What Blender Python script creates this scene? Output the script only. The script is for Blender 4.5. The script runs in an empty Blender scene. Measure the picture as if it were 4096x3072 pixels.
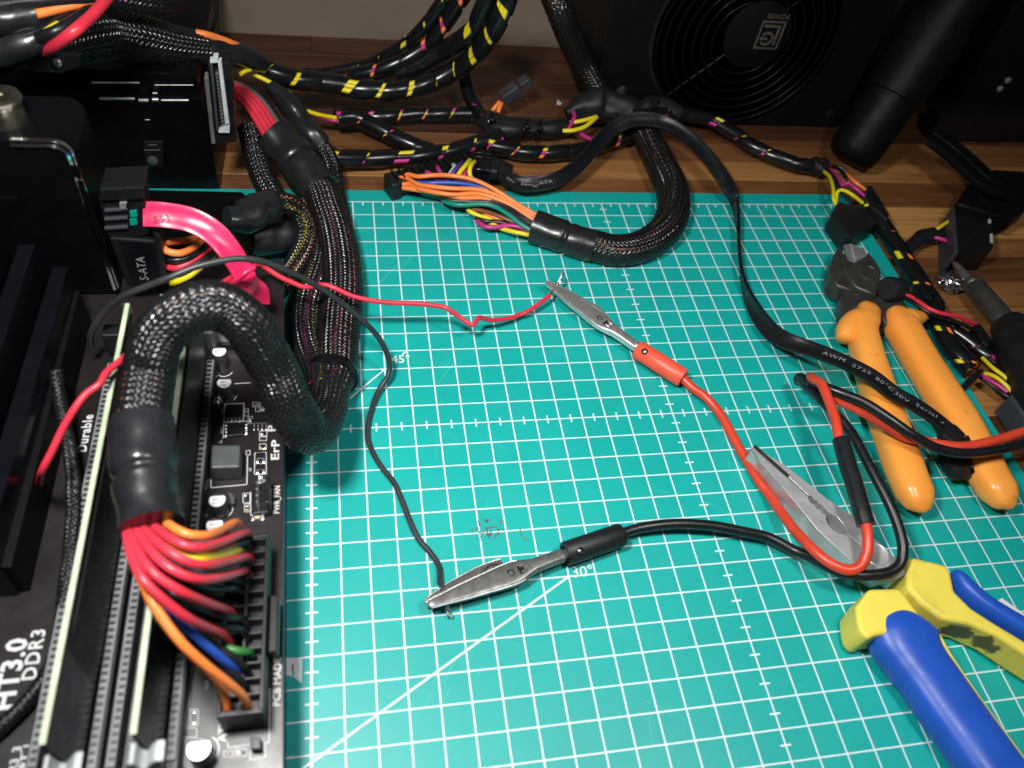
import bpy, math, random
import numpy as np
from mathutils import Matrix, Vector
random.seed(7); rng = np.random.default_rng(7)
scene = bpy.context.scene
COL = scene.collection
S = 0.01                                   # everything below is written in centimetres

# ------------------------------------------------------------------ camera, world, lamp, exposure
CR = np.array([[0.97999364, -0.1513739, 0.1292223], [0, 0, 0], [0.19548973, 0.61019893, -0.76775063]])
CR[1] = np.cross(CR[2], CR[0])
CC = np.array([1.57006681, -33.05166038, 26.40826004])
FPX = 3231.94
cam = bpy.data.cameras.new('camera'); camo = bpy.data.objects.new('camera', cam); COL.objects.link(camo)
cam.sensor_width = 36; cam.lens = FPX / 4096 * 36; cam.clip_start = 0.01; cam.clip_end = 20
m3 = np.stack([CR[0], -CR[1], -CR[2]], 1)
camo.matrix_world = Matrix([list(m3[i]) + [CC[i] * S] for i in range(3)] + [[0, 0, 0, 1]])
scene.camera = camo
cam.dof.use_dof = True; cam.dof.focus_distance = 0.345; cam.dof.aperture_fstop = 12

w = bpy.data.worlds.new('World'); scene.world = w; w.use_nodes = True
bg = w.node_tree.nodes['Background']; bg.inputs[0].default_value = (0.75, 0.8, 1.0, 1); bg.inputs[1].default_value = 0.03

def lamp(name, loc, target, size, energy, spread=160):
    L = bpy.data.lights.new(name, 'AREA'); L.shape = 'DISK'; L.size = size; L.energy = energy
    L.color = (1.0, 0.985, 0.955); L.spread = math.radians(spread)
    o = bpy.data.objects.new(name, L); COL.objects.link(o); o.location = [c*S for c in loc]
    o.rotation_euler = (Vector([c*S for c in target])-o.location).to_track_quat('-Z', 'Y').to_euler()
lamp('bench_lamp', (-4.5, -23.0, 31.0), (4, -14, 0), 0.05, 1.2)
lamp('bench_lamp', (17.0, -26.0, 37.0), (14, -12, 0), 0.06, 0.56)
scene.view_settings.view_transform = 'Standard'; scene.view_settings.look = 'None'
scene.view_settings.exposure = 0.0; scene.view_settings.gamma = 1.0

# ------------------------------------------------------------------ photo point -> place on the bench at a known height
ZX = {'a': (680, 1340, 560/2212), 'b': (680, 1760, 560/2212), 'c': (680, 2180, 560/2212), 'd': (680, 2600, 560/1968),
      'e': (1680, 2080, 860/2212), 'f': (3240, 640, 856/2212), 'g': (1480, 600, 760/2212), 'h': (3600, 1380, 496/1419),
      'i': (2900, 0, 400/2212), 'j': (860, 640, 580/1604), 'D': (0, 0, 4096/2212)}
def _ray(code, x, y):
    if code in ZX: ox, oy, s = ZX[code]
    else: ox, oy, s = int(code[1])*1024, int(code[0])*768, 1024/2212
    return CR.T @ np.array([(ox+x*s-2048)/FPX, (oy+y*s-1536)/FPX, 1.0])
def pt(code, x, y, h):
    d = _ray(code, x, y); return CC + (h-CC[2])/d[2]*d
def ptY(code, x, y, Y):
    d = _ray(code, x, y); return CC + (Y-CC[1])/d[1]*d
def tr(*seq):
    """trace: code, (x,y,h), (x,y,h), code, ..."""
    out, code = [], None
    for q in seq:
        if isinstance(q, str): code = q
        else: out.append(pt(code, *q))
    return np.array(out)

# ------------------------------------------------------------------ materials
MATS = {}
class NT:
    def __init__(s, name):
        s.m = bpy.data.materials.new(name); s.m.use_nodes = True; s.t = s.m.node_tree; s.n = s.t.nodes
        s.b = s.n['Principled BSDF']
    def node(s, ty, **kw):
        n = s.n.new(ty)
        for k, v in kw.items(): setattr(n, k, v)
        return n
    def link(s, a, b): s.t.links.new(a, b)
    def math(s, op, a, b=None, c=None):
        n = s.n.new('ShaderNodeMath'); n.operation = op
        for i, v in enumerate((a, b, c)):
            if v is None: continue
            if isinstance(v, (int, float)): n.inputs[i].default_value = v
            else: s.link(v, n.inputs[i])
        return n.outputs[0]
    def noise(s, scale, detail=3, rough=0.55, vec=None, dist=0):
        n = s.n.new('ShaderNodeTexNoise'); n.inputs['Scale'].default_value = scale; n.inputs['Detail'].default_value = detail
        n.inputs['Roughness'].default_value = rough; n.inputs['Distortion'].default_value = dist
        if vec is not None: s.link(vec, n.inputs['Vector'])
        return n.outputs['Fac']
    def ramp(s, fac, stops):
        n = s.n.new('ShaderNodeValToRGB'); s.link(fac, n.inputs[0]); e = n.color_ramp.elements
        while len(e) < len(stops): e.new(0.5)
        for el, (p, c) in zip(e, stops): el.position = p; el.color = (*c, 1) if len(c) == 3 else c
        return n.outputs[0]
    def mix(s, fac, a, b, blend='MIX'):
        n = s.n.new('ShaderNodeMix'); n.data_type = 'RGBA'; n.blend_type = blend
        for i, v in ((0, fac), (6, a), (7, b)):
            if isinstance(v, (int, float)): n.inputs[i].default_value = v
            elif isinstance(v, tuple): n.inputs[i].default_value = (*v, 1)
            else: s.link(v, n.inputs[i])
        return n.outputs[2]
    def bump(s, h, strength, dist=0.0002):
        n = s.n.new('ShaderNodeBump'); n.inputs['Strength'].default_value = strength; n.inputs['Distance'].default_value = dist
        s.link(h, n.inputs['Height']); s.link(n.outputs[0], s.b.inputs['Normal'])
    def coord(s): return s.n.new('ShaderNodeTexCoord').outputs['Object']

def M_(name, col, rough=0.45, metal=0.0, spec=0.5, var=0.25, nscale=120, rvar=0.15, bump=0.0, bscale=900, coat=0.0):
    t = NT(name); co = t.coord()
    n = t.noise(nscale, 4, 0.6, co)
    dark = tuple(c*(1-var) for c in col); light = tuple(min(1, c*(1+var)) for c in col)
    t.link(t.ramp(n, [(0.3, dark), (0.7, light)]), t.b.inputs['Base Color'])
    r = t.math('MULTIPLY_ADD', t.noise(nscale*2.3, 3, 0.6, co), 2*rvar, rough-rvar); t.link(r, t.b.inputs['Roughness'])
    t.b.inputs['Metallic'].default_value = metal; t.b.inputs['Specular IOR Level'].default_value = spec
    t.b.inputs['Coat Weight'].default_value = coat; t.b.inputs['Coat Roughness'].default_value = 0.1
    if bump: t.bump(t.noise(bscale, 3, 0.6, co), bump)
    MATS[name] = t.m
    return t.m
M_('black_plastic', (0.006, 0.006, 0.007), 0.42, spec=0.35, bump=0.15)
M_('black_gloss', (0.004, 0.004, 0.006), 0.2, spec=0.4, bump=0.03, rvar=0.08)
M_('black_wire', (0.007, 0.008, 0.010), 0.34)
M_('black_rubber', (0.008, 0.009, 0.010), 0.5, spec=0.4, bump=0.2)
M_('heat_shrink', (0.012, 0.013, 0.015), 0.29, bump=0.4, bscale=250, rvar=0.12)
M_('grey_plastic', (0.035, 0.039, 0.047), 0.5, bump=0.2)
M_('dark_metal', (0.006, 0.006, 0.007), 0.42, bump=0.12, spec=0.35)
M_('red_wire', (0.62, 0.03, 0.055), 0.38, var=0.08)
M_('lead_red', (0.62, 0.055, 0.025), 0.36, var=0.1)
M_('sleeve_red', (0.82, 0.095, 0.05), 0.4, var=0.06)
M_('orange_wire', (0.85, 0.22, 0.045), 0.36, var=0.06)
M_('yellow_wire', (0.72, 0.60, 0.01), 0.36, var=0.06)
M_('magenta_wire', (0.48, 0.025, 0.20), 0.36, var=0.06)
M_('blue_wire', (0.02, 0.075, 0.42), 0.34, var=0.06)
M_('purple_wire', (0.07, 0.03, 0.20), 0.36, var=0.06)
M_('teal_wire', (0.0, 0.24, 0.17), 0.34, var=0.06)
M_('green_wire', (0.03, 0.16, 0.03), 0.4, var=0.06)
M_('white_wire', (0.6, 0.6, 0.62), 0.4, var=0.06)
M_('brown_wire', (0.2, 0.07, 0.025), 0.4, var=0.06)
M_('grey_wire', (0.10, 0.09, 0.10), 0.4, var=0.06)
M_('pink_ribbon', (0.72, 0.02, 0.10), 0.3, var=0.06, bump=0.03)
M_('nickel', (0.72, 0.72, 0.70), 0.33, metal=0.85, bump=0.1, bscale=500, nscale=200, var=0.15)
M_('dull_nickel', (0.17, 0.165, 0.16), 0.38, metal=0.6, bump=0.15, bscale=500, nscale=260, var=0.3)
M_('tinned_copper', (0.7, 0.69, 0.66), 0.3, metal=1.0)
M_('tool_steel', (0.50, 0.50, 0.515), 0.37, metal=0.45, bump=0.12, bscale=420, nscale=120, var=0.16)
M_('black_steel', (0.045, 0.043, 0.039), 0.36, metal=0.25, bump=0.2, bscale=500, nscale=180, var=0.3)
M_('ground_steel', (0.26, 0.26, 0.25), 0.38, metal=0.4, bump=0.15, var=0.2)
M_('white_plastic', (0.45, 0.48, 0.5), 0.5)
M_('alu_top', (0.86, 0.86, 0.88), 0.35, metal=0.2, var=0.04)
M_('cap_sleeve', (0.035, 0.04, 0.042), 0.3)
M_('choke_grey', (0.05, 0.056, 0.06), 0.5, bump=0.3)
M_('slot_grey', (0.17, 0.175, 0.185), 0.5, bump=0.1)
M_('slot_black', (0.007, 0.008, 0.010), 0.4)
M_('ram_edge', (0.42, 0.50, 0.34), 0.5, bump=0.1)
M_('ram_face', (0.004, 0.007, 0.012), 0.3)
M_('silk', (0.62, 0.62, 0.62), 0.6, var=0.12, nscale=500)
M_('print_white', (0.62, 0.66, 0.66), 0.55, var=0.06, nscale=300)
M_('print_grey', (0.24, 0.25, 0.27), 0.5, var=0.3, nscale=900)
M_('badge_silver', (0.38, 0.33, 0.31), 0.3, metal=0.9)
M_('pcb_black', (0.014, 0.011, 0.011), 0.36, var=0.25, nscale=40, bump=0.06, bscale=300)
M_('guard_wire', (0.003, 0.003, 0.003), 0.3, spec=0.12)
M_('cell_black', (0.016, 0.017, 0.019), 0.45, bump=0.1)
M_('thin_black', (0.028, 0.029, 0.032), 0.42)
M_('glint_black', (0.006, 0.006, 0.008), 0.26, spec=1.0, rvar=0.03)
M_('ink_dark_red', (0.16, 0.008, 0.025), 0.5)
M_('psu_black', (0.004, 0.004, 0.0045), 0.5, spec=0.12, bump=0.1)
M_('housing_black', (0.003, 0.003, 0.004), 0.3, spec=0.1, rvar=0.05)
M_('box_blue', (0.008, 0.035, 0.11), 0.45)
M_('contact_tin', (0.75, 0.75, 0.74), 0.3, metal=0.9)
M_('tan_part', (0.5, 0.42, 0.24), 0.5)
M_('yellow_grip', (0.84, 0.70, 0.10), 0.42, var=0.06, nscale=60, bump=0.1)
M_('blue_grip', (0.014, 0.085, 0.48), 0.38, var=0.12, nscale=60, bump=0.12)
M_('fibre_brown', (0.2, 0.12, 0.03), 0.6)
M_('paper_white', (0.55, 0.56, 0.6), 0.5)
M_('chrome', (0.75, 0.75, 0.76), 0.16, metal=1.0, bump=0.3, bscale=400)
M_('brass_steel', (0.42, 0.39, 0.32), 0.35, metal=1.0, bump=0.1)
M_('braid_fibre', (0.007, 0.007, 0.008), 0.27, spec=0.6, var=0.3, rvar=0.08)
M_('wall_paint', (0.20, 0.155, 0.115), 0.7, nscale=12, var=0.15)

def mat_orange_grip():
    t = NT('orange_grip'); co = t.coord()
    base = t.ramp(t.noise(45, 3, 0.5, co), [(0.3, (0.90, 0.325, 0.05)), (0.7, (0.96, 0.385, 0.065))])
    spots = t.ramp(t.noise(95, 5, 0.7, co), [(0.64, (0, 0, 0)), (0.75, (1, 1, 1))])
    t.link(t.mix(t.math('MULTIPLY', spots, 0.55), base, (0.25, 0.06, 0.01)), t.b.inputs['Base Color'])
    t.b.inputs['Roughness'].default_value = 0.3
    t.bump(t.noise(140, 3, 0.5, co), 0.12)
    MATS['orange_grip'] = t.m
mat_orange_grip()
def mat_dirty_yellow():
    t = NT('dirty_yellow'); co = t.coord()
    base = t.ramp(t.noise(50, 3, 0.5, co), [(0.3, (0.77, 0.63, 0.08)), (0.7, (0.83, 0.69, 0.10))])
    film = t.ramp(t.noise(70, 4, 0.6, co, 0.4), [(0.5, (0, 0, 0)), (0.75, (1, 1, 1))])
    base = t.mix(t.math('MULTIPLY', film, 0.35), base, (0.22, 0.16, 0.03))
    tot = None
    for (px, py, r) in GRIME:
        vm = t.node('ShaderNodeVectorMath', operation='DISTANCE'); t.link(co, vm.inputs[0]); vm.inputs[1].default_value = (px, py, 0.008)
        d = t.math('SUBTRACT', 1.0, t.math('DIVIDE', vm.outputs['Value'], r)); tot = d if tot is None else t.math('MAXIMUM', tot, d)
    g = t.ramp(t.math('ADD', t.math('MULTIPLY', t.math('MAXIMUM', tot, 0.0), 0.55), t.math('MULTIPLY', t.noise(260, 4, 0.6, co, 0.6), 0.62)), [(0.50, (0, 0, 0)), (0.60, (1, 1, 1))])
    t.link(t.mix(t.math('MULTIPLY', g, 0.9), base, (0.045, 0.028, 0.012)), t.b.inputs['Base Color'])
    t.b.inputs['Roughness'].default_value = 0.48; t.bump(t.noise(300, 3, 0.5, co), 0.2)
    MATS['dirty_yellow'] = t.m
_o = pt('23', 700, 1300, 0); GRIME = [((pt('33', x, y, 1.2)-_o)[0]*S, (pt('33', x, y, 1.2)-_o)[1]*S, r) for x, y, r in ((1660, 420, .0085), (1740, 430, .006), (1930, 560, .008))]
mat_dirty_yellow()

def mat_wood():
    t = NT('oiled_wood'); co = t.coord(); info = t.node('ShaderNodeObjectInfo')
    mp = t.node('ShaderNodeMapping'); t.link(co, mp.inputs[0]); mp.inputs['Scale'].default_value = (6, 70, 70)
    comb = t.node('ShaderNodeCombineXYZ'); t.link(t.math('MULTIPLY', info.outputs['Random'], 37.0), comb.inputs[0]); t.link(t.math('MULTIPLY', info.outputs['Random'], 91.0), comb.inputs[1])
    add = t.node('ShaderNodeVectorMath'); t.link(mp.outputs[0], add.inputs[0]); t.link(comb.outputs[0], add.inputs[1])
    grain = t.noise(1.0, 5, 0.6, add.outputs[0], 0.8)
    mp2 = t.node('ShaderNodeMapping'); t.link(add.outputs[0], mp2.inputs[0]); mp2.inputs['Scale'].default_value = (3, 9, 9)
    fine = t.noise(1.0, 4, 0.7, mp2.outputs[0])
    sepc = t.node('ShaderNodeSeparateColor'); t.link(info.outputs['Color'], sepc.inputs[0])
    tone = t.ramp(sepc.outputs[0], [(0.0, (0.075, 0.029, 0.014)), (0.3, (0.17, 0.070, 0.027)), (0.6, (0.36, 0.165, 0.052)), (1.0, (0.56, 0.29, 0.092))])
    g = t.ramp(grain, [(0.28, (0.36, 0.29, 0.25)), (0.46, (0.8, 0.76, 0.74)), (0.56, (1, 1, 1)), (0.75, (1.0, 0.90, 0.80))])
    c1 = t.mix(1.0, tone, g, 'MULTIPLY')
    f = t.ramp(fine, [(0.35, (0.72, 0.68, 0.65)), (0.6, (1, 1, 1))])
    t.link(t.mix(0.8, c1, f, 'MULTIPLY'), t.b.inputs['Base Color'])
    t.link(t.math('MULTIPLY_ADD', fine, 0.2, 0.38), t.b.inputs['Roughness'])
    t.bump(fine, 0.15)
    MATS['wood'] = t.m
mat_wood()

def mat_mat():
    """cutting mat with its printed grid (object x = column lines, object -y = row lines, 1 cm apart)"""
    t = NT('mat_teal'); co = t.coord()
    sep = t.node('ShaderNodeSeparateXYZ'); t.link(co, sep.inputs[0])
    wob = t.math('MULTIPLY', t.math('SUBTRACT', t.noise(220, 3, 0.6, co), 0.5), 0.016)
    x = t.math('ADD', t.math('MULTIPLY', sep.outputs[0], 100.0), wob); y = t.math('ADD', t.math('MULTIPLY', sep.outputs[1], -100.0), wob)
    def line(v, at, hw):           # |v-at|<hw
        return t.math('LESS_THAN', t.math('ABSOLUTE', t.math('SUBTRACT', v, at)), hw)
    def per(v, hw, off=0.0):
        f = t.math('FRACT', t.math('ADD', v, 0.5 - off)); return t.math('LESS_THAN', t.math('ABSOLUTE', t.math('SUBTRACT', f, 0.5)), hw)
    def rng_(v, a, b): return t.math('MULTIPLY', t.math('GREATER_THAN', v, a), t.math('LESS_THAN', v, b))
    def AND(*a):
        r = a[0]
        for q in a[1:]: r = t.math('MULTIPLY', r, q)
        return r
    def OR(*a):
        r = a[0]
        for q in a[1:]: r = t.math('MAXIMUM', r, q)
        return r
    inx, iny = rng_(x, -0.92, 29.03), rng_(y, -0.03, 31.0)
    grid = AND(OR(AND(per(x, 0.0285), rng_(x, -0.2, 29.4)), per(y, 0.0265)), inx, iny)
    bord = AND(OR(line(y, 0.0, 0.034), line(x, 29.0, 0.034), line(x, 0.0, 0.045)), inx, iny)
    tick0 = AND(per(x, 0.03, 0.5), rng_(y, 0.0, 0.28), rng_(x, 0.0, 29.0))
    tickc = AND(per(x, 0.03, 0.5), line(y, 14.0, 0.2), inx)
    tickl = AND(per(y, 0.03, 0.5), OR(line(x, 15.0, 0.19), line(x, 0.0, 0.21), rng_(x, 28.72, 29.0)), iny)
    d45 = AND(line(t.math('ADD', x, y), 14.0, 0.045), rng_(x, -0.9, 3.0))
    d45b = AND(line(t.math('ADD', x, y), 14.0, 0.045), rng_(x, 3.75, 4.0))
    d30 = AND(line(t.math('ADD', y, t.math('MULTIPLY', x, 0.5774)), 26.2, 0.042), rng_(x, -0.9, 9.02))
    m = OR(grid, bord, tick0, tickc, tickl, d45, d45b, d30)
    gap = OR(AND(rng_(x, 3.03, 3.75), rng_(y, 10.35, 10.97)), AND(rng_(x, 9.05, 9.85), rng_(y, 20.45, 20.95)))
    wear = t.ramp(t.noise(160, 5, 0.7, co), [(0.25, (0.5, 0.5, 0.5)), (0.36, (1, 1, 1))])
    m = AND(m, t.math('SUBTRACT', 1.0, AND(gap, t.math('SUBTRACT', 1.0, d45b))), wear)
    # body colour with rubbed patches, pale nicks and dark specks
    body = t.ramp(t.noise(14, 4, 0.55, co), [(0.3, (0.003, 0.325, 0.300)), (0.7, (0.005, 0.375, 0.345))])
    nick = t.ramp(t.noise(330, 4, 0.75, co, 0.5), [(0.735, (0, 0, 0)), (0.76, (1, 1, 1))])
    body = t.mix(t.math('MULTIPLY', nick, 0.55), body, (0.25, 0.6, 0.52))
    speck = t.ramp(t.noise(420, 3, 0.7, co), [(0.272, (1, 1, 1)), (0.29, (0, 0, 0))])
    body = t.mix(t.math('MULTIPLY', speck, 0.7), body, (0.02, 0.06, 0.05))
    # fine knife scratches in a few directions and rubbed pale smears
    for ang, sc, off, amt in ((35, 900, 0.0, .30), (-62, 1100, 3.0, .25), (8, 1000, 7.0, .22)):
        mp = t.node('ShaderNodeMapping'); t.link(co, mp.inputs[0]); mp.inputs['Rotation'].default_value = (0, 0, math.radians(ang)); mp.inputs['Location'].default_value = (off, off, 0)
        mp2 = t.node('ShaderNodeMapping'); t.link(mp.outputs[0], mp2.inputs[0]); mp2.inputs['Scale'].default_value = (sc, 26, 1)
        sn = t.math('MULTIPLY', t.noise(1.0, 2, 0.5, mp2.outputs[0]), t.math('MULTIPLY_ADD', t.noise(22, 2, 0.5, mp.outputs[0]), 0.5, 0.62))
        st = t.ramp(sn, [(0.655, (0, 0, 0)), (0.68, (1, 1, 1))])
        body = t.mix(t.math('MULTIPLY', st, amt), body, (0.22, 0.62, 0.58))
    smear = t.ramp(t.noise(38, 5, 0.65, co, 0.8), [(0.55, (0, 0, 0)), (0.8, (1, 1, 1))])
    body = t.mix(t.math('MULTIPLY', smear, 0.22), body, (0.05, 0.42, 0.39))
    # solder-burn scatter near the middle of the mat
    dx, dy = t.math('SUBTRACT', x, 6.35), t.math('SUBTRACT', y, 18.9)
    rr = t.math('ADD', t.math('MULTIPLY', t.math('MULTIPLY', dx, dx), 1.1), t.math('MULTIPLY', t.math('MULTIPLY', dy, dy), 1.6))
    near = t.math('SUBTRACT', 1.0, t.math('MINIMUM', rr, 1.0))
    burn = t.ramp(t.math('MULTIPLY', t.noise(560, 4, 0.7, co, 0.4), t.math('MULTIPLY_ADD', near, 0.36, 0.84)), [(0.58, (0, 0, 0)), (0.67, (1, 1, 1))])
    burn = t.math('MULTIPLY', burn, t.math('GREATER_THAN', near, 0.05))
    colr = t.mix(m, body, (0.66, 0.77, 0.79))
    colr = t.mix(t.math('MULTIPLY', burn, 0.85), colr, (0.10, 0.035, 0.03))
    t.link(colr, t.b.inputs['Base Color'])
    t.link(t.math('MULTIPLY_ADD', t.noise(60, 4, 0.6, co), 0.16, 0.36), t.b.inputs['Roughness'])
    t.bump(t.noise(1500, 2, 0.5, co), 0.1)
    MATS['mat'] = t.m
mat_mat()

# ------------------------------------------------------------------ mesh helpers
class MB:
    def __init__(s): s.v = []; s.f = []; s.n = 0
    def add(s, V, F):
        V = np.asarray(V, float); s.v.append(V); o = s.n
        if isinstance(F, np.ndarray): s.f.extend((F+o).tolist())
        else: s.f.extend([tuple(i+o for i in f) for f in F])
        s.n += len(V); return s
    def prism(s, P, z0, z1):
        """flat outline P (n,2 or n,3 -> xy), from z0 to z1"""
        P = np.asarray(P, float)[:, :2]; n = len(P)
        a = sum(P[i][0]*P[(i+1) % n][1]-P[(i+1) % n][0]*P[i][1] for i in range(n))
        if a < 0: P = P[::-1]
        V = np.concatenate([np.c_[P, np.full(n, z0)], np.c_[P, np.full(n, z1)]])
        F = [tuple(range(n-1, -1, -1)), tuple(range(n, 2*n))] + [(i, (i+1) % n, n+(i+1) % n, n+i) for i in range(n)]
        return s.add(V, F)
    def box(s, x0, x1, y0, y1, z0, z1):
        return s.prism([(x0, y0), (x1, y0), (x1, y1), (x0, y1)], z0, z1)
    def obox(s, c, ax, ay, az):
        """oriented box: centre + three half-axis vectors"""
        c, ax, ay, az = (np.asarray(q, float) for q in (c, ax, ay, az))
        V = [c+i*ax+j*ay+k*az for k in (-1, 1) for i, j in ((-1, -1), (1, -1), (1, 1), (-1, 1))]
        F = [(3, 2, 1, 0), (4, 5, 6, 7)] + [(i, (i+1) % 4, 4+(i+1) % 4, 4+i) for i in range(4)]
        if np.dot(np.cross(ax, ay), az) < 0: F = [f[::-1] for f in F]
        return s.add(V, F)
    def grid(s, V, closed_u=False, closed_v=False):
        """V (nu,nv,3) surface"""
        V = np.asarray(V, float); nu, nv = V.shape[:2]
        I = np.arange(nu*nv).reshape(nu, nv)
        if closed_u: I = np.concatenate([I, I[:1]], 0)
        if closed_v: I = np.concatenate([I, I[:, :1]], 1)
        F = np.stack([I[:-1, :-1], I[1:, :-1], I[1:, 1:], I[:-1, 1:]], -1).reshape(-1, 4)
        return s.add(V.reshape(-1, 3), F)
    def tube(s, P, r, n=10, caps=True, N0=None):
        P = np.asarray(P, float); T, N, B = frames(P, N0); r = np.broadcast_to(np.asarray(r, float), (len(P),))
        th = np.linspace(0, 2*np.pi, n, endpoint=False)
        V = P[:, None]+r[:, None, None]*(np.cos(th)[None, :, None]*N[:, None]+np.sin(th)[None, :, None]*B[:, None])
        o = s.n; s.grid(V, closed_v=True)
        if caps:
            s.f.append(tuple(o+i for i in range(n)))
            s.f.append(tuple(o+(len(P)-1)*n+i for i in range(n-1, -1, -1)))
        return s
    def lathe(s, c, axis, prof, n=24):
        """prof: (distance along axis, radius) pairs; ends close where radius is 0 or are capped"""
        axis = np.asarray(axis, float); axis = axis/np.linalg.norm(axis); h = np.array([0, 0, 1.0]) if abs(axis[2]) < .9 else np.array([1.0, 0, 0])
        u = np.cross(h, axis); u /= np.linalg.norm(u); v = np.cross(axis, u); th = np.linspace(0, 2*np.pi, n, endpoint=False)
        V = [[np.asarray(c)+a*axis+r*(math.cos(q)*u+math.sin(q)*v) for q in th] for a, r in prof]
        o = s.n; s.grid(V, closed_v=True)
        s.f.append(tuple(o+i for i in range(n))); s.f.append(tuple(o+(len(prof)-1)*n+i for i in range(n-1, -1, -1)))
        return s
    def loft(s, P, wl, wr, h0, h1, up=(0, 0, 1), n=20, e=2.6):
        """bar along P, wl/wr half widths each side, h0/h1 depth below and height above, super-ellipse section"""
        P = np.asarray(P, float); up = np.asarray(up, float)
        T = np.gradient(P, axis=0); T /= np.linalg.norm(T, axis=1)[:, None]
        R = np.cross(T, up); R /= np.linalg.norm(R, axis=1)[:, None]; U = np.cross(R, T)
        th = np.linspace(0, 2*np.pi, n, endpoint=False); c, q = np.cos(th), np.sin(th)
        cx = np.sign(c)*np.abs(c)**(2/e); sx = np.sign(q)*np.abs(q)**(2/e)
        ww = np.where(cx[None] < 0, np.asarray(wl)[:, None], np.asarray(wr)[:, None])*cx[None]
        hh = np.where(sx[None] < 0, np.asarray(h0)[:, None], np.asarray(h1)[:, None])*sx[None]
        V = P[:, None]+ww[..., None]*R[:, None]+hh[..., None]*U[:, None]
        o = s.n; s.grid(V, closed_v=True)
        s.f.append(tuple(o+i for i in range(n))); s.f.append(tuple(o+(len(P)-1)*n+i for i in range(n-1, -1, -1)))
        return s

def crom(P, n=12):
    P = np.asarray(P, float); Q = np.concatenate([[2*P[0]-P[1]], P, [2*P[-1]-P[-2]]]); out = []
    t = np.linspace(0, 1, n, endpoint=False)[:, None]
    for i in range(len(P)-1):
        a, b, c, d = Q[i:i+4]
        out.append(0.5*(2*b+(c-a)*t+(2*a-5*b+4*c-d)*t**2+(3*b-a-3*c+d)*t**3))
    return np.concatenate(out+[P[-1:]])
def path(P, ds=0.15):
    P = np.asarray(P, float)
    Q = crom(P) if len(P) > 2 else np.linspace(P[0], P[-1], 24)
    d = np.r_[0, np.cumsum(np.linalg.norm(np.diff(Q[:, :3], axis=0), axis=1))]
    n = max(3, int(d[-1]/ds)+1); s = np.linspace(0, d[-1], n)
    return np.stack([np.interp(s, d, Q[:, k]) for k in range(Q.shape[1])], 1)
def arc(P): return np.r_[0, np.cumsum(np.linalg.norm(np.diff(P[:, :3], axis=0), axis=1))]
def frames(P, N0=None):
    T = np.gradient(P, axis=0); T /= np.maximum(np.linalg.norm(T, axis=1), 1e-9)[:, None]
    N = np.zeros_like(T); ref = np.array(N0 if N0 is not None else (0, 0, 1.0), float)
    if abs(ref @ T[0]) > .95: ref = np.array([1.0, 0, 0])
    n = ref-(ref @ T[0])*T[0]; n /= np.linalg.norm(n); N[0] = n
    for i in range(1, len(P)):
        n = N[i-1]-(N[i-1] @ T[i])*T[i]; n /= np.linalg.norm(n); N[i] = n
    return T, N, np.cross(T, N)

ORG = {}
GROUPS = {'braided_cable': 'cables in black braided sleeves', 'memory_module': 'memory modules in the motherboard slots', 'test_lead': 'crocodile clip test leads', 'taped_joint': 'taped cable joints', 'thin_wire': 'thin wires held by the clips'}
def thing(name, label, cat, loc, group=None):
    o = bpy.data.objects.new(name, None); COL.objects.link(o); o.empty_display_size = 0.01
    o.location = [c*S for c in loc]; o['label'] = label; o['category'] = cat
    group = group or GROUPS.get(name)
    if group: o['group'] = group
    ORG[o.name] = np.array(loc, float); return o
def part(name, mb, mat, parent=None, smooth=True, bevel=0.0, label=None, kind=None, seg=2, angle=40):
    org = ORG[parent.name] if parent is not None else np.zeros(3)
    V = (np.concatenate(mb.v)-org)*S
    me = bpy.data.meshes.new(name); me.from_pydata(V.tolist(), [], mb.f); me.update()
    me.materials.append(MATS[mat] if isinstance(mat, str) else mat)
    if smooth: me.polygons.foreach_set('use_smooth', [True]*len(me.polygons)); me.set_sharp_from_angle(angle=math.radians(angle))
    o = bpy.data.objects.new(name, me); COL.objects.link(o)
    if parent is not None: o.parent = parent
    ORG[o.name] = org
    if bevel:
        md = o.modifiers.new('edge', 'BEVEL'); md.width = bevel*S; md.segments = seg; md.limit_method = 'ANGLE'; md.angle_limit = math.radians(35); md.harden_normals = False
    if label: o['label'] = label
    if kind: o['kind'] = kind
    return o
def solo(name, mb, mat, label, cat, group=None, **kw):
    V = np.concatenate(mb.v); loc = [(V[:, 0].min()+V[:, 0].max())/2, (V[:, 1].min()+V[:, 1].max())/2, V[:, 2].min()]
    mb.v = [V-np.array(loc)]; o = part(name, mb, mat, None, **kw); o.location = [c*S for c in loc]; ORG[o.name] = np.array(loc)
    o['label'] = label; o['category'] = cat
    if group: o['group'] = group
    return o
def copy_part(o, parent, off=(0, 0, 0)):
    c = o.copy(); COL.objects.link(c); c.parent = parent; c.location = [a+b*S for a, b in zip(o.location, off)]; ORG[c.name] = ORG[o.name]; return c
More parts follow.
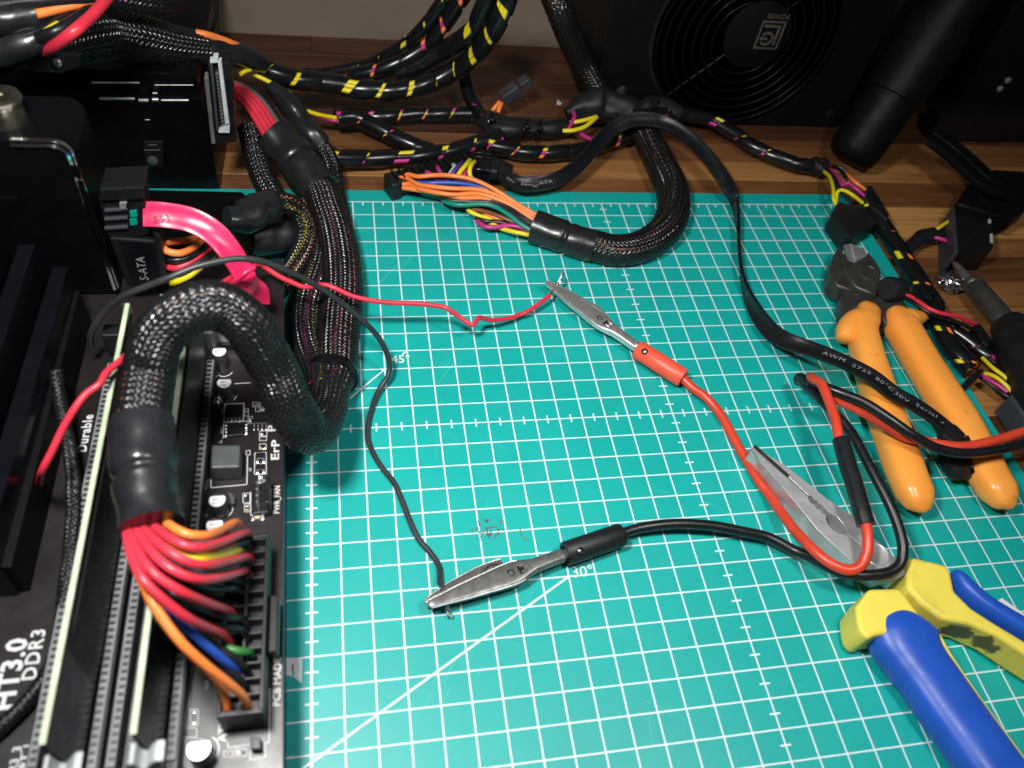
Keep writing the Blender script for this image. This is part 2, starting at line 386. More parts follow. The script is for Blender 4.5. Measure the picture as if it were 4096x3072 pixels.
def letters(txt, origin, dx, up, cap, mat, parent, name='lettering', spread=1.0, lift=0.0, off=0.0, wide=1.0):
    """flat printed text; origin at the baseline start, dx reading direction, up letter-up"""
    cu = bpy.data.curves.new('t', 'FONT'); cu.body = txt; cu.size = 1.0; cu.resolution_u = 2; cu.offset = off; cu.space_character = spread
    o = bpy.data.objects.new('t', cu); me = bpy.data.meshes.new_from_object(o); bpy.data.objects.remove(o)
    k = cap/0.7; dx = np.asarray(dx, float)/np.linalg.norm(dx); up = np.asarray(up, float)
    up = up-(up @ dx)*dx; up /= np.linalg.norm(up); nrm = np.cross(dx, up)
    V = np.array([v.co[:] for v in me.vertices]); F = [tuple(p.vertices) for p in me.polygons]; bpy.data.meshes.remove(me)
    mb = MB(); mb.add(np.asarray(origin)+k*wide*V[:, :1]*dx+k*V[:, 1:2]*up+lift*nrm, F)
    return part(name, mb, mat, parent, smooth=False)

# ------------------------------------------------------------------ cables
def wire(parent, P, r, mat, n=10, ds=0.12, label=None, name='wire'):
    return part(name, MB().tube(path(P, ds), r, n), mat, parent, angle=80, label=label)
def spiral_cable(name, label, P, R, cols, pitch=1.4, gap=0.18, hand=-1, phase=0.0, rot=0.1, group='spiral wrapped cables'):
    """bundle of coloured wires inside a black spiral-wrap tube whose turns leave slanted windows"""
    Q = path(P, 0.1); t = thing(name, label, 'cable', Q[len(Q)//2]-np.array([0, 0, R]), group)
    T, N, B = frames(Q); s = arc(Q); n = len(cols); rw = R*min(.36, 2.6/n*.95); ro = R*0.90-rw
    for k, c in enumerate(cols):
        th = 2*np.pi*k/n+rot+.12*np.sin(s*.9+k)
        W = Q+ro*(np.cos(th)[:, None]*N+np.sin(th)[:, None]*B)
        part('wire', MB().tube(W, rw, 8), c+'_wire', t, angle=80)
    # wrap
    gap = gap*.78; per = 18; ns = int(s[-1]/pitch*per)+per; wdt = pitch*(1-gap)
    ss = np.arange(-per, ns)*pitch/per; uu = np.array([0, 0, .12, .5, .88, 1, 1])*wdt; rr = np.array([R*.92, R*1.0, R*1.06, R*1.08, R*1.06, R*1.0, R*.92])
    A = np.clip(ss[:, None]+uu[None], 0, s[-1]); th = hand*2*np.pi*ss/pitch+phase+.55*np.sin(ss*.83+phase)+.35*np.sin(ss*1.9+2*phase)
    C = np.stack([np.interp(A, s, Q[:, k]) for k in range(3)], -1); NN = np.stack([np.interp(A, s, N[:, k]) for k in range(3)], -1); BB = np.stack([np.interp(A, s, B[:, k]) for k in range(3)], -1)
    V = C+rr[None, :, None]*(np.cos(th)[:, None, None]*NN+np.sin(th)[:, None, None]*BB)
    if hand < 0: V = V[:, ::-1]
    part('spiral_wrap', MB().grid(V), 'black_gloss_wrap', t, angle=60)
    return t
M_('black_gloss_wrap', (0.005, 0.006, 0.007), 0.24, rvar=0.06)
def braid_mb(Q, R, n=16, pitch=4.2, fill=0.62, amp=0.03, N0=None, q=4):
    """woven sleeve: n ribbons each way round, passing over and under each other"""
    n = int(n*1.25); amp = amp*.7; q = 3
    s = arc(Q); Ltot = s[-1]; step = pitch/(2*n)/q; m = int(Ltot/step)+1; ss = np.linspace(0, Ltot, m)
    T, N, B = frames(Q, N0)
    ip = lambda X: np.stack([np.interp(ss, s, X[:, k]) for k in range(3)], -1)
    C, N, B, T = ip(Q), ip(N), ip(B), ip(T); R = np.interp(ss, s, np.broadcast_to(R, (len(Q),)))
    mb = MB(); hw = fill*math.pi/n                      # half angular width of a ribbon
    for sg in (1, -1):
        for k in range(n):
            th = sg*2*np.pi*ss/pitch+2*np.pi*k/n
            ph = 2*n*ss/pitch+(k if sg > 0 else -k)
            rad = R+amp*np.cos(np.pi*(ph+k))*(1 if sg > 0 else -1)*(1 if True else 0)
            jit = 0.012*np.sin(ss*7+k*1.7)
            rows = []
            for o, dr in ((-1, -.012), (-.5, .004), (0, .012), (.5, .004), (1, -.012)):
                a = th+o*hw; r2 = rad+dr+jit
                rows.append(C+r2[:, None]*(np.cos(a)[:, None]*N+np.sin(a)[:, None]*B))
            V = np.stack(rows, 1)
            mb.grid(V)
    return mb
def braided(parent, P, R, cols, n=16, pitch=4.2, fill=0.70, amp=0.03, core=True, ds=0.12, q=4):
    Q = path(P, ds); T, N, B = frames(Q); s = arc(Q); Rr = R if np.ndim(R) == 0 else np.interp(s/s[-1], np.linspace(0, 1, len(R)), R)
    Rr = np.broadcast_to(np.asarray(Rr, float), (len(Q),))
    part('core', MB().tube(Q, Rr*0.78, 12), 'black_rubber', parent, angle=80)
    k = len(cols)
    for i, c in enumerate(cols):
        th = 2*np.pi*(i/k)+0.18*s; rw = 0.17*Rr.mean() if k > 8 else 0.24*Rr.mean()
        W = Q+(Rr*0.93-rw)[:, None]*(np.cos(th)[:, None]*N+np.sin(th)[:, None]*B)
        part('wire', MB().tube(W, rw, 8), c+'_wire', parent, angle=80)
    return part('braided_sleeve', braid_mb(Q, Rr, n, pitch, fill, amp*R if np.ndim(R) == 0 else amp*R[0], q=q), 'braid_fibre', parent, angle=70)
def shrink(parent, P, R, lump=0.05, n=28, name='heat_shrink', mat='heat_shrink', ring=None):
    """lumpy heat-shrink tube with a lip"""
    Q = path(P, 0.06); T, N, B = frames(Q); m = len(Q); s = np.linspace(0, 1, m); Rr = np.interp(s, np.linspace(0, 1, len(R)), R) if np.ndim(R) else np.full(m, float(R))
    th = np.linspace(0, 2*np.pi, n, endpoint=False); ph = rng.uniform(0, 6.28, 8)
    d = lump*(np.sin(3*th[None]+4*s[:, None]+ph[0])*.35+np.sin(5*th[None]-7*s[:, None]+ph[1])*.25+np.sin(11*s[:, None]+ph[2])*.5+np.sin(2*th[None]+19*s[:, None]+ph[3])*.3)
    if ring is not None: d = d-0.12*np.exp(-((s-ring)/.03)**2)[:, None]
    rad = Rr[:, None]*(1+d)
    V = Q[:, None]+rad[..., None]*(np.cos(th)[None, :, None]*N[:, None]+np.sin(th)[None, :, None]*B[:, None])
    inner0 = Q[0]+(V[0]-Q[0])*.86; inner1 = Q[-1]+(V[-1]-Q[-1])*.86
    V = np.concatenate([inner0[None], V, inner1[None]]); mb = MB(); mb.grid(V, closed_v=True)
    mb.f.append(tuple(range(n))); mb.f.append(tuple((m+1)*n+i for i in range(n-1, -1, -1)))
    return part(name, mb, mat, parent, angle=60)
def ribbon(P, Nrm, wdt, th, ds=0.12, ridge=True):
    """flat cable: P centre points, Nrm face normals per control point"""
    Q = path(np.c_[np.asarray(P, float), np.asarray(Nrm, float)], ds); C, U = Q[:, :3], Q[:, 3:6]
    T = np.gradient(C, axis=0); T /= np.linalg.norm(T, axis=1)[:, None]
    U = U-np.sum(U*T, 1)[:, None]*T; U /= np.linalg.norm(U, axis=1)[:, None]; X = np.cross(T, U)
    h, e = wdt/2, th/2
    prof = [(-h, -.4*e), (-h, .4*e), (-h+.3*e, e), (-h*.55, e), (-h*.45, .72*e), (h*.45, .72*e), (h*.55, e), (h-.3*e, e), (h, .4*e), (h, -.4*e), (h-.3*e, -e), (h*.55, -e), (h*.45, -.72*e), (-h*.45, -.72*e), (-h*.55, -e), (-h+.3*e, -e)]
    V = np.stack([C+a*X+b*U for a, b in prof], 1); mb = MB(); o = mb.n; mb.grid(V, closed_v=True); n = len(prof)
    mb.f.append(tuple(range(n))); mb.f.append(tuple((len(C)-1)*n+i for i in range(n-1, -1, -1)))
    return mb, C, T, U, X
# ================================================================== SETTING: table, wall
tab = thing('wooden_table', 'brown wooden table top of joined strips under the green mat', 'table', (15, -5, -2.5))
part('table_core', MB().box(-48, 68, -40, 16.5, -2.5, -.75), 'wood', tab, smooth=False).color = (.3, .3, .3, 1)
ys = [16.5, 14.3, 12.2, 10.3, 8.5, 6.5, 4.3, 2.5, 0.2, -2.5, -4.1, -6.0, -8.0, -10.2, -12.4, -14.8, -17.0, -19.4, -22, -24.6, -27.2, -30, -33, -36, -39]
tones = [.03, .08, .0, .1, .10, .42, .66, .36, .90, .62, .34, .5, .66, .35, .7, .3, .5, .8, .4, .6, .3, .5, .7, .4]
pr = random.Random(11)
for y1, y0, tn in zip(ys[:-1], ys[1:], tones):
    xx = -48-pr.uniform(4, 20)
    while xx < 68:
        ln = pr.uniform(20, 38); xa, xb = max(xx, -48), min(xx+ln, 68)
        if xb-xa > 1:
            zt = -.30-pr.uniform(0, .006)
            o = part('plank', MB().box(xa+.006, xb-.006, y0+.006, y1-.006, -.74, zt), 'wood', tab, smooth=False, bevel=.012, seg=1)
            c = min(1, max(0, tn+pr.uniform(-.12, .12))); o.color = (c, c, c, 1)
        xx += ln
wl = MB(); wl.box(-60, 80, 16.6, 18.5, -3, 60)
wo = part('wall', wl, 'wall_paint', None, smooth=False); wo['kind'] = 'structure'

# ================================================================== CUTTING MAT
cm = thing('cutting_mat', 'teal green cutting mat printed with a white centimetre grid', 'cutting mat', (0, 0, -.3))
def rrect(x0, x1, y0, y1, r, k=6):
    out = []
    for cx, cy, a0 in ((x1-r, y1-r, 0), (x0+r, y1-r, 90), (x0+r, y0+r, 180), (x1-r, y0+r, 270)):
        for i in range(k+1):
            a = math.radians(a0+90*i/k); out.append((cx+r*math.cos(a), cy+r*math.sin(a)))
    return out
ORG[cm.name] = np.array((0, 0, 0.)); cm.location = (0, 0, 0)
part('mat_sheet', MB().prism(rrect(-13, 30.0, -32.2, .95, .5), -.295, 0), 'mat', cm, smooth=False, bevel=.03)
letters('45°', pt('11', 1168, 1478, .012), (1, 0, 0), (0, 1, 0), .42, 'print_white', cm, 'angle_mark', off=.012)
letters('30°', pt('e', 1568, 590, .012), (1, 0, 0), (0, 1, 0), .42, 'print_white', cm, 'angle_mark', off=.012)
q = [pt('31', 262, 707, 0), pt('31', 398, 707, 0), pt('31', 396, 925, 0), pt('31', 322, 870, 0), pt('31', 262, 860, 0)]
part('printed_corner', MB().prism(q, .004, .012), 'print_white', cm, smooth=False)
q = [pt('31', 310, 765, 0), pt('31', 322, 765, 0), pt('31', 328, 860, 0), pt('31', 318, 862, 0)]
part('printed_mark', MB().prism(q, .013, .018), 'black_plastic', cm, smooth=False)

# ================================================================== POWER SUPPLY (standing on its side at the back)
ps = thing('power_supply', 'black power supply standing on edge with round wire fan guard and silver badge', 'power supply', (24, 12, -.3))
Yf = 8.0
part('case', MB().box(16.1, 32.6, Yf, 16.4, -.28, 13.6), 'psu_black', ps, smooth=False, bevel=.12)
part('fan_opening', MB().lathe((24.15, Yf-.02, 5.45), (0, -1, 0), [(0, 5.6), (.03, 5.6), (.03, 5.4), (-.0, 5.4)], 64), 'slot_black', ps)
fc = np.array([24.15, Yf-.32, 5.45])
for k, r in enumerate((2.1, 2.65, 3.2, 3.75, 4.3, 4.85, 5.3)):
    a = np.linspace(0, 2*np.pi, 81)
    part('guard_ring', MB().tube(fc+np.c_[r*np.cos(a), 0*a, r*np.sin(a)], .075, 8, caps=False), 'guard_wire', ps, angle=80)
for k in range(4):
    a = math.radians(45+90*k); d = np.array([math.cos(a), 0, math.sin(a)])
    part('guard_spoke', MB().tube(np.array([fc+np.array([0, .1, 0])+d*1.2, fc+np.array([0, .12, 0])+d*5.6]), .085, 8), 'guard_wire', ps, angle=80)
hub = part('badge_plate', MB().lathe((24.6, Yf-.2, 5.7), (0, -1, 0), [(0, 1.95), (.2, 1.95), (.24, 1.88)], 48), 'psu_black', ps)
# badge, upside down as the unit stands: frame, L, C with bar, word
bx, bz, by = 25.28, 5.85, Yf-.475
def bslab(x0, x1, z0, z1): return MB().obox(((x0+x1)/2, by, (z0+z1)/2), ((x1-x0)/2, 0, 0), (0, .025, 0), (0, 0, (z1-z0)/2))
fr = MB()
for x0, x1, z0, z1 in ((-.72, .72, .66, .78), (-.72, .72, -.86, -.76), (-.72, -.62, -.76, .66), (.62, .72, -.76, .66)):
    fr.v += bslab(bx+x0, bx+x1, bz+z0, bz+z1).v; fr.f += [tuple(i+fr.n for i in f) for f in bslab(0, 1, 0, 1).f]; fr.n += 8
part('badge_frame', fr, 'badge_silver', ps, smooth=False, bevel=.015)
lm = MB()
for x0, x1, z0, z1 in ((-.5, .48, .40, .55), (.33, .48, -.62, .40)):
    b = bslab(bx+x0, bx+x1, bz+z0, bz+z1); lm.add(b.v[0], b.f)
part('badge_letter', lm, 'badge_silver', ps, smooth=False, bevel=.01)
a = np.radians(np.linspace(-150, 150, 31)); ccx, ccz = bx-.12, bz-.25
Vc = np.stack([np.c_[ccx+r*np.cos(a), np.full(31, by+o), ccz+r*np.sin(a)] for r, o in ((.26, .02), (.26, -.025), (.40, -.025), (.40, .02))], 1)
part('badge_letter', MB().grid(Vc, closed_v=True), 'badge_silver', ps)
b = bslab(ccx-.42, ccx+.04, ccz-.065, ccz+.065); part('badge_letter', b, 'badge_silver', ps, smooth=False)
letters('POWER', (bx+.76, by, bz+1.17), (-1, 0, 0), (0, 0, -1), .27, 'badge_silver', ps, 'badge_word', off=.02)
for sx, sz in ((17.0, .7), (31.6, .7)):
    part('screw', MB().lathe((sx, Yf, sz), (0, -1, 0), [(-.1, .3), (.08, .3), (.14, .2)], 16), 'dark_metal', ps)

# ================================================================== dark things behind, far end of the bench
def axis_tube(name, label, cat, a, b, prof, mat='black_rubber', parts=None):
    a, b = np.array(a), np.array(b); t = thing(name, label, cat, a)
    ax = b-a; Ln = np.linalg.norm(ax); ax /= Ln
    for nm, pf in prof: part(nm, MB().lathe(a, ax, [(u*Ln, r) for u, r in pf], 32), mat, t, angle=50)
    return t
a = pt('03', 730, 1330, 1.15); b = ptY('03', 1700, -100, 7.0)
axis_tube('stepped_tube', 'thick black stepped tube leaning upright before the power supply', 'tube', a, b,
          [('tube_end', [(-.05, .5), (-.045, 1.0), (-.02, 1.35), (.03, 1.5), (.36, 1.56)]), ('tube_body', [(.355, 1.62), (.36, 1.72), (.78, 1.85), (.785, 1.6)]), ('tube_top', [(.78, 1.6), (.80, 1.62), (1.6, 1.62)])], 'psu_black')
arm = thing('clamp_arm', 'black flat folding arm slanting down to the black drive plug', 'arm', pt('f', 1900, 300, -.3))
P = np.array([pt('03', 1420, 1180, 2.6), pt('03', 1620, 1330, 2.3), pt('03', 1880, 1560, 2.0), pt('f', 2060, 330, 1.6)])
Q = path(P, .2); nQ = len(Q)
part('arm_bar', MB().loft(Q, np.full(nQ, .95), np.full(nQ, .95), np.full(nQ, .25), np.full(nQ, .25), e=5), 'psu_black', arm)
part('arm_rib', MB().loft(Q+np.array([0, 0, .3]), np.full(nQ, .3), np.full(nQ, .3), np.full(nQ, .12), np.full(nQ, .12), e=5), 'psu_black', arm)
part('arm_head', MB().prism([pt('f', x, y, 1.5) for x, y in ((1640, 240), (1900, 90), (2230, 110), (2230, 520), (2100, 600), (1900, 560), (1700, 500), (1520, 440))], .5, 1.5), 'psu_black', arm, bevel=.15)
part('arm_screw', MB().lathe(pt('f', 1790, 420, 1.5), (0, 0, 1), [(0, .36), (.1, .36), (.14, .3)], 20), 'black_gloss', arm)
db = thing('dark_housing', 'dark grey housing at the bench end past the black arm', 'housing', (44, 12, -.3))
part('housing_body', MB().box(40.5, 62, 8.5, 16, -.28, 9), 'psu_black', db, smooth=False, bevel=.3)
part('housing_ledge', MB().box(38.5, 62, 6.8, 8.4, -.28, 1.6), 'black_plastic', db, smooth=False, bevel=.2)
for zz in (2.6, 3.2): part('screw', MB().lathe((42.2+zz*.3, 8.5, zz), (0, -1, 0), [(-.1, .2), (.1, .2), (.16, .1)], 16), 'nickel', db)

# ================================================================== STRIPED SPIRAL-WRAPPED CABLES
Y, Mg, O, K = 'yellow', 'magenta', 'orange', 'black'
spiral_cable('wrapped_cable', 'thick spiral wrapped cable with mostly yellow windows rising from the heatshrink to the wall', tr('01', (40, 585, 3.6), (300, 680, 3.0), (600, 712, 2.6), (900, 770, 2.4), (1200, 785, 2.4), (1420, 742, 2.6), (1630, 655, 3.0), (1830, 530, 4.0), (1990, 350, 5.5), (2115, 140, 7.0), (2190, -80, 8.2)), .50, [Y, Y, Y, K, K, K, K, K], 1.5, .19, phase=2.2)
spiral_cable('wrapped_cable', 'slimmer wrapped cable with orange and magenta windows just behind the thick yellow one', tr('01', (560, 700, 1.6), (780, 665, 2.0), (1050, 610, 2.6), (1270, 525, 3.2), (1480, 390, 4.0), (1650, 170, 5.5), (1800, -60, 7.0)), .42, [O, Mg, O, K, K, K, K, K], 1.6, .15, phase=.6)
spiral_cable('wrapped_cable', 'thin wrapped cable farthest back with small pale yellow windows', tr('01', (420, 640, 1.2), (600, 640, 1.5), (950, 565, 2.2), (1120, 485, 3.0), (1290, 385, 3.8), (1450, 235, 5.0), (1640, -20, 6.6)), .34, [K, Y, K, K, K, K, K], 1.6, .13, phase=1.4)
spiral_cable('wrapped_cable', 'wrapped cable with long dim yellow streaks rising beside the thick yellow one', tr('01', (1230, 640, 2.6), (1330, 590, 3.0), (1580, 455, 4.0), (1840, 295, 5.5), (1960, 80, 7.0), (2010, -60, 7.8)), .46, [Y, Y, K, K, K, K, K], 2.3, .12, phase=2.6)
spiral_cable('wrapped_cable', 'wrapped cable running diagonally over bare wood with tiny orange and magenta dots', tr('01', (690, 1020, 1.3), (850, 1012, 1.2), (1020, 1090, 1.0), (1180, 1175, .8), (1370, 1262, .6), (1520, 1310, .5)), .43, [Mg, K, O, K, K, K, K, K], 1.6, .10, phase=.5)
spiral_cable('wrapped_cable', 'wrapped cable lying straight across the wood with yellow orange and magenta windows', tr('01', (760, 985, .5), (900, 1000, .4), (1120, 1010, .4), (1340, 990, .4), (1560, 990, .4), (1780, 985, .4), (1930, 1000, .4)), .42, [Mg, Y, O, K, K, K, K, K], 1.6, .18, phase=.2)
spiral_cable('wrapped_cable', 'short wrapped cable with one magenta window dropping into the taped joint', tr('01', (1800, 560, 2.2), (1808, 680, 1.8), (1825, 800, 1.3), (1875, 900, 1.0), (1960, 1010, .8)), .34, [Mg, K, K, K, K, K], 2.4, .14, phase=1.0)
spiral_cable('wrapped_cable', 'front wrapped cable with wide yellow and magenta windows along the mat edge', tr('01', (560, 1320, 1.2), (720, 1365, .8), (1000, 1372, .55), (1250, 1362, .5), (1450, 1345, .5), (1750, 1290, .55), (1950, 1225, .7), (2110, 1175, .8)), .43, [Y, K, Mg, K, K, K, K, K], 1.95, .25, phase=3.0)
spiral_cable('wrapped_cable', 'wrapped cable with evenly spaced yellow magenta orange windows passing under the flat black ribbon', tr('01', (2000, 1250, .8), '02', (-40, 1290, .6), (150, 1325, .45), (400, 1320, .42), (650, 1285, .42), (870, 1225, .45), (1080, 1140, .6), (1230, 1050, .9)), .41, [Y, Mg, O, K, K, K, K, K], 1.6, .2, phase=.7)
spiral_cable('wrapped_cable', 'wrapped cable running from the taped hub to the frayed wire knot by the black tube', tr('02', (1080, 1010, 1.2), (1330, 975, 1.1), (1540, 995, .9), (1740, 1050, .7), (1900, 1145, .55), (2050, 1250, .5), (2200, 1325, .45), '03', (50, 1350, .45), (250, 1420, .45), (400, 1440, .45)), .40, [Y, K, Mg, K, K, K, K, K], 1.75, .13, phase=2.0)
rc = spiral_cable('wrapped_cable', 'wrapped cable lying along the orange handled cutters with small yellow and orange windows', tr('f', (560, 400, 1.0), (640, 500, .9), (720, 640, .7), (850, 840, .5), (960, 1010, .5), (1060, 1160, .5), (1170, 1330, .5), (1290, 1520, .5), '13', (1400, 1000, .5), (1470, 1135, .55), (1580, 1340, .55), (1690, 1470, .55), (1760, 1540, .55)), .46, [O, K, Y, K, K, K, Mg, K], 1.9, .14, phase=3.4, rot=-.3)
spiral_cable('wrapped_cable', 'short wrapped cable with one magenta window between cutters and soldering iron', tr('13', (1540, 1150, .45), (1640, 1220, .45), (1730, 1285, .45), (1830, 1370, .45), (1910, 1430, .45)), .33, [K, Mg, K, K, K, K], 1.6, .14, phase=1.4)

# loose wire ends beyond the two right-hand wraps, running into the grey plug
pl = thing('grey_plug', 'grey plug with yellow magenta and black wires at the picture edge beside the orange handle', 'plug', pt('h', 1380, 640, -.3))
for c, pts in (('yellow', ((945, 150, .6), (1060, 260, .9), (1180, 350, 1.0), (1290, 450, 1.0), (1345, 530, .9))), ('yellow', ((940, 320, .6), (1060, 350, .9), (1180, 430, 1.0), (1290, 545, .9))),
               ('magenta', ((905, 325, .5), (1020, 400, .7), (1130, 465, .8), (1230, 540, .8))), ('magenta', ((1030, 110, .5), (1130, 190, .6), (1240, 290, .6), (1340, 420, .6), (1400, 540, .6))),
               ('black', ((960, 120, .4), (1100, 210, .5), (1250, 330, .5), (1380, 520, .5))), ('black', ((900, 360, .4), (1060, 470, .5), (1200, 570, .5), (1330, 640, .6)))):
    wire(pl, tr('h', *pts), .095, c+'_wire')
part('plug_body', MB().prism([pt('h', x, y, 1.0) for x, y in ((1250, 585), (1419, 490), (1600, 640), (1600, 1010), (1450, 870))], -.2, 1.05), 'grey_plastic', pl, smooth=False, bevel=.08)
part('cable_tie', MB().prism([pt('h', x, y, .9) for x, y in ((800, 350), (860, 320), (940, 280), (960, 310), (880, 380), (850, 410), (780, 380))], -.1, 1.0), 'black_plastic', pl, smooth=False, bevel=.08)

# knot of loose wires at the far corner of the mat with two black plug blocks
kb = thing('plug_block', 'black square drive plug with yellow wires looping into it on the mat corner', 'plug', pt('f', 400, 620, 0))
part('plug_body', MB().prism([pt('f', x, y, 1.15) for x, y in ((285, 430), (540, 450), (700, 640), (480, 770), (390, 785), (225, 560))], .05, 1.15), 'black_rubber', kb, smooth=False, bevel=.12)
part('plug_shell', MB().prism([pt('f', x, y, 1.3) for x, y in ((560, 270), (640, 255), (740, 420), (830, 560), (800, 610), (640, 480))], -.2, 1.3), 'black_rubber', kb, smooth=False, bevel=.1)
for c, pts in (('yellow', ((150, 125, .7), (205, 180, 1.1), (240, 300, 1.4), (245, 400, 1.4), (265, 455, 1.2))), ('yellow', ((265, 450, 1.2), (285, 330, 1.5), (350, 315, 1.6), (450, 370, 1.5), (545, 445, 1.2))),
               ('magenta', ((215, 90, .8), (280, 180, 1.2), (330, 250, 1.4), (350, 270, 1.4))), ('magenta', ((330, 270, 1.3), (400, 240, 1.5), (480, 300, 1.5), (565, 375, 1.3))),
               ('orange', ((370, 140, 1.1), (430, 200, 1.4), (500, 255, 1.4), (575, 310, 1.2))), ('black', ((250, 70, .9), (320, 110, 1.3), (370, 180, 1.5), (420, 240, 1.4), (520, 310, 1.2))),
               ('black', ((180, 110, .7), (260, 190, 1.2), (290, 270, 1.3), (320, 330, 1.2), (420, 400, 1.1))), ('black', ((120, 70, .7), (220, 60, 1.1), (300, 70, 1.3), (380, 130, 1.2)))):
    wire(kb, tr('f', *pts), .10, c+'_wire')
part('cable_tie', MB().lathe(pt('03', 430, 1440, .45), (1, -.35, 0), [(-.45, .42), (-.3, .55), (0, .5), (.25, .6), (.5, .45)], 18), 'black_rubber', kb)
part('cable_tie', MB().obox(pt('03', 470, 1395, 1.0), (.2, 0, 0), (0, .15, 0), (0, 0, .15)), 'black_rubber', kb, bevel=.05)

# plug on the wood with yellow and magenta tails
dp = thing('drive_plug', 'flat black drive plug on the wood with two white slots and yellow magenta tails', 'plug', pt('f', 1700, 760, -.3))
part('plug_body', MB().prism([pt('f', x, y, 1.1) for x, y in ((1490, 520), (1870, 560), (1900, 890), (1865, 950), (1520, 950))], -.28, 1.1), 'black_plastic', dp, smooth=False, bevel=.08)
part('plug_lip', MB().prism([pt('f', x, y, 1.15) for x, y in ((1455, 500), (1490, 500), (1530, 975), (1480, 975))], -.28, 1.25), 'grey_plastic', dp, smooth=False, bevel=.05)
for (x, y) in ((1852, 608), (1872, 812)):
    part('white_slot', MB().prism([pt('f', x-14, y-46, 1.11), pt('f', x+12, y-46, 1.11), pt('f', x+18, y+46, 1.11), pt('f', x-10, y+46, 1.11)], 1.08, 1.14), 'white_plastic', dp, smooth=False)
wire(dp, tr('f', (1240, 765, .4), (1320, 710, .7), (1400, 655, .8), (1480, 612, .7)), .10, 'yellow_wire')
wire(dp, tr('f', (1250, 790, .4), (1330, 810, .5), (1420, 840, .5), (1510, 875, .5)), .11, 'magenta_wire')
wire(dp, tr('f', (1240, 780, .3), (1340, 770, .5), (1420, 770, .5), (1510, 760, .5)), .10, 'black_wire')
wire(dp, tr('f', (1240, 780, .3), (1330, 740, .4), (1420, 700, .4), (1510, 690, .5)), .10, 'black_wire')
shrink(dp, tr('f', (900, 1040, .1), (980, 960, .15), (1060, 880, .2), (1160, 810, .25), (1270, 770, .3)), [.34, .36, .38, .46, .42], lump=.14)

# piezo buzzer with its two wires
bz_ = thing('buzzer', 'small round black buzzer with a red and a black wire beside the cutters', 'buzzer', pt('f', 830, 1350, 0))
part('buzzer_body', MB().lathe(pt('f', 850, 1340, 1.35), (-.85, -.25, .35), [(-.55, .5), (-.5, .62), (.35, .62), (.5, .5), (.5, .12), (.42, .12)], 28), 'black_rubber', bz_)
wire(bz_, tr('f', (930, 1370, 1.3), (1040, 1410, 1.5), (1120, 1460, 1.6), (1240, 1540, 1.7), (1380, 1590, 1.7), (1560, 1620, 1.6), '13', (1700, 1110, 1.4), (1790, 1140, 1.1)), .10, 'red_wire')
wire(bz_, tr('f', (930, 1400, 1.1), (1060, 1470, 1.3), (1240, 1580, 1.4), (1400, 1630, 1.4), '13', (1620, 1120, 1.3), (1740, 1170, 1.1), (1800, 1200, .9)), .10, 'black_wire')
shrink(bz_, tr('f', (960, 1375, 1.35), (1060, 1420, 1.5), (1110, 1450, 1.58)), .13, lump=.02, n=14)
part('wire_plug', MB().prism([pt('13', x, y, .9) for x, y in ((1790, 1130), (1840, 1150), (1940, 1290), (1900, 1340), (1840, 1290))], .1, .95), 'black_plastic', bz_, smooth=False, bevel=.07)

# soldering iron and a wad of foil
si = thing('soldering_iron', 'soldering iron with pointed grey bit and black handle lying on the wood', 'soldering iron', pt('f', 1750, 1400, -.3))
a, b = pt('f', 1480, 1050, .55), pt('f', 1950, 1600, 1.0); ax = b-a; Ln = np.linalg.norm(ax); ax /= Ln
part('bit', MB().lathe(a, ax, [(-.02, .03), (.15, .12), (.5, .2), (1.9, .24)], 16), 'dull_nickel', si)
part('barrel', MB().lathe(a, ax, [(1.7, .3), (1.75, .5), (1.9, .5), (1.95, .44), (2.02, .5), (2.1, .44), (2.17, .5), (2.25, .52), (5.0, .55), (5.1, .5)], 24), 'black_steel', si)
part('handle', MB().lathe(a, ax, [(5.0, .5), (5.05, .8), (5.6, 1.0), (7.5, 1.8), (9.5, 2.2), (14, 2.2)], 28), 'black_rubber', si)
def wad(c, r, n=14, amp=.45, flat=.6, seed=3):
    g = np.random.default_rng(seed); th = np.linspace(0, np.pi, n); ph = np.linspace(0, 2*np.pi, 2*n, endpoint=False)
    R = r*(1+amp*(g.random((n, 2*n))-.5)); R[0] = R[0].mean(); R[-1] = R[-1].mean()
    V = np.stack([R*np.sin(th)[:, None]*np.cos(ph)[None], R*np.sin(th)[:, None]*np.sin(ph)[None], flat*R*np.cos(th)[:, None]+0*ph[None]], -1)+np.asarray(c)
    return MB().grid(V, closed_v=True)
solo('foil_scrap', wad(pt('f', 1455, 1265, .1), .62, amp=.8, flat=.45), 'chrome', 'crumpled shiny foil scrap under the soldering iron bit', 'foil', smooth=False)

# taped joints, hub, small grey plug
hb = thing('taped_joint', 'lumpy black taped cable hub where the cables meet before the power supply', 'cable joint', pt('02', 760, 950, -.3))
shrink(hb, tr('02', (470, 985, .6), (620, 930, .9), (760, 905, 1.0), (900, 930, 1.0), (1040, 970, .9), (1150, 1010, .8)), [.4, .85, 1.0, .95, .8, .5], lump=.16, name='tape_wrap', mat='black_rubber')
for c, pts in (('yellow', ((440, 1130, .8), (520, 1128, .9), (620, 1100, 1.0), (690, 1050, 1.1), (730, 1015, 1.1))), ('yellow', ((500, 1060, .8), (600, 1045, 1.0), (730, 1010, 1.1))),
               ('magenta', ((530, 970, 1.0), (540, 1010, 1.0), (510, 1070, .9), (480, 1120, .7))), ('magenta', ((570, 1120, .5), (600, 1160, .5), (650, 1190, .5), (690, 1210, .5)))):
    wire(hb, tr('02', *pts), .12, c+'_wire')
shrink(hb, tr('02', (860, 1050, .7), (900, 900, 1.2), (960, 720, 2.0), (985, 640, 2.4)), .42, lump=.05, name='tape_wrap', mat='black_rubber')
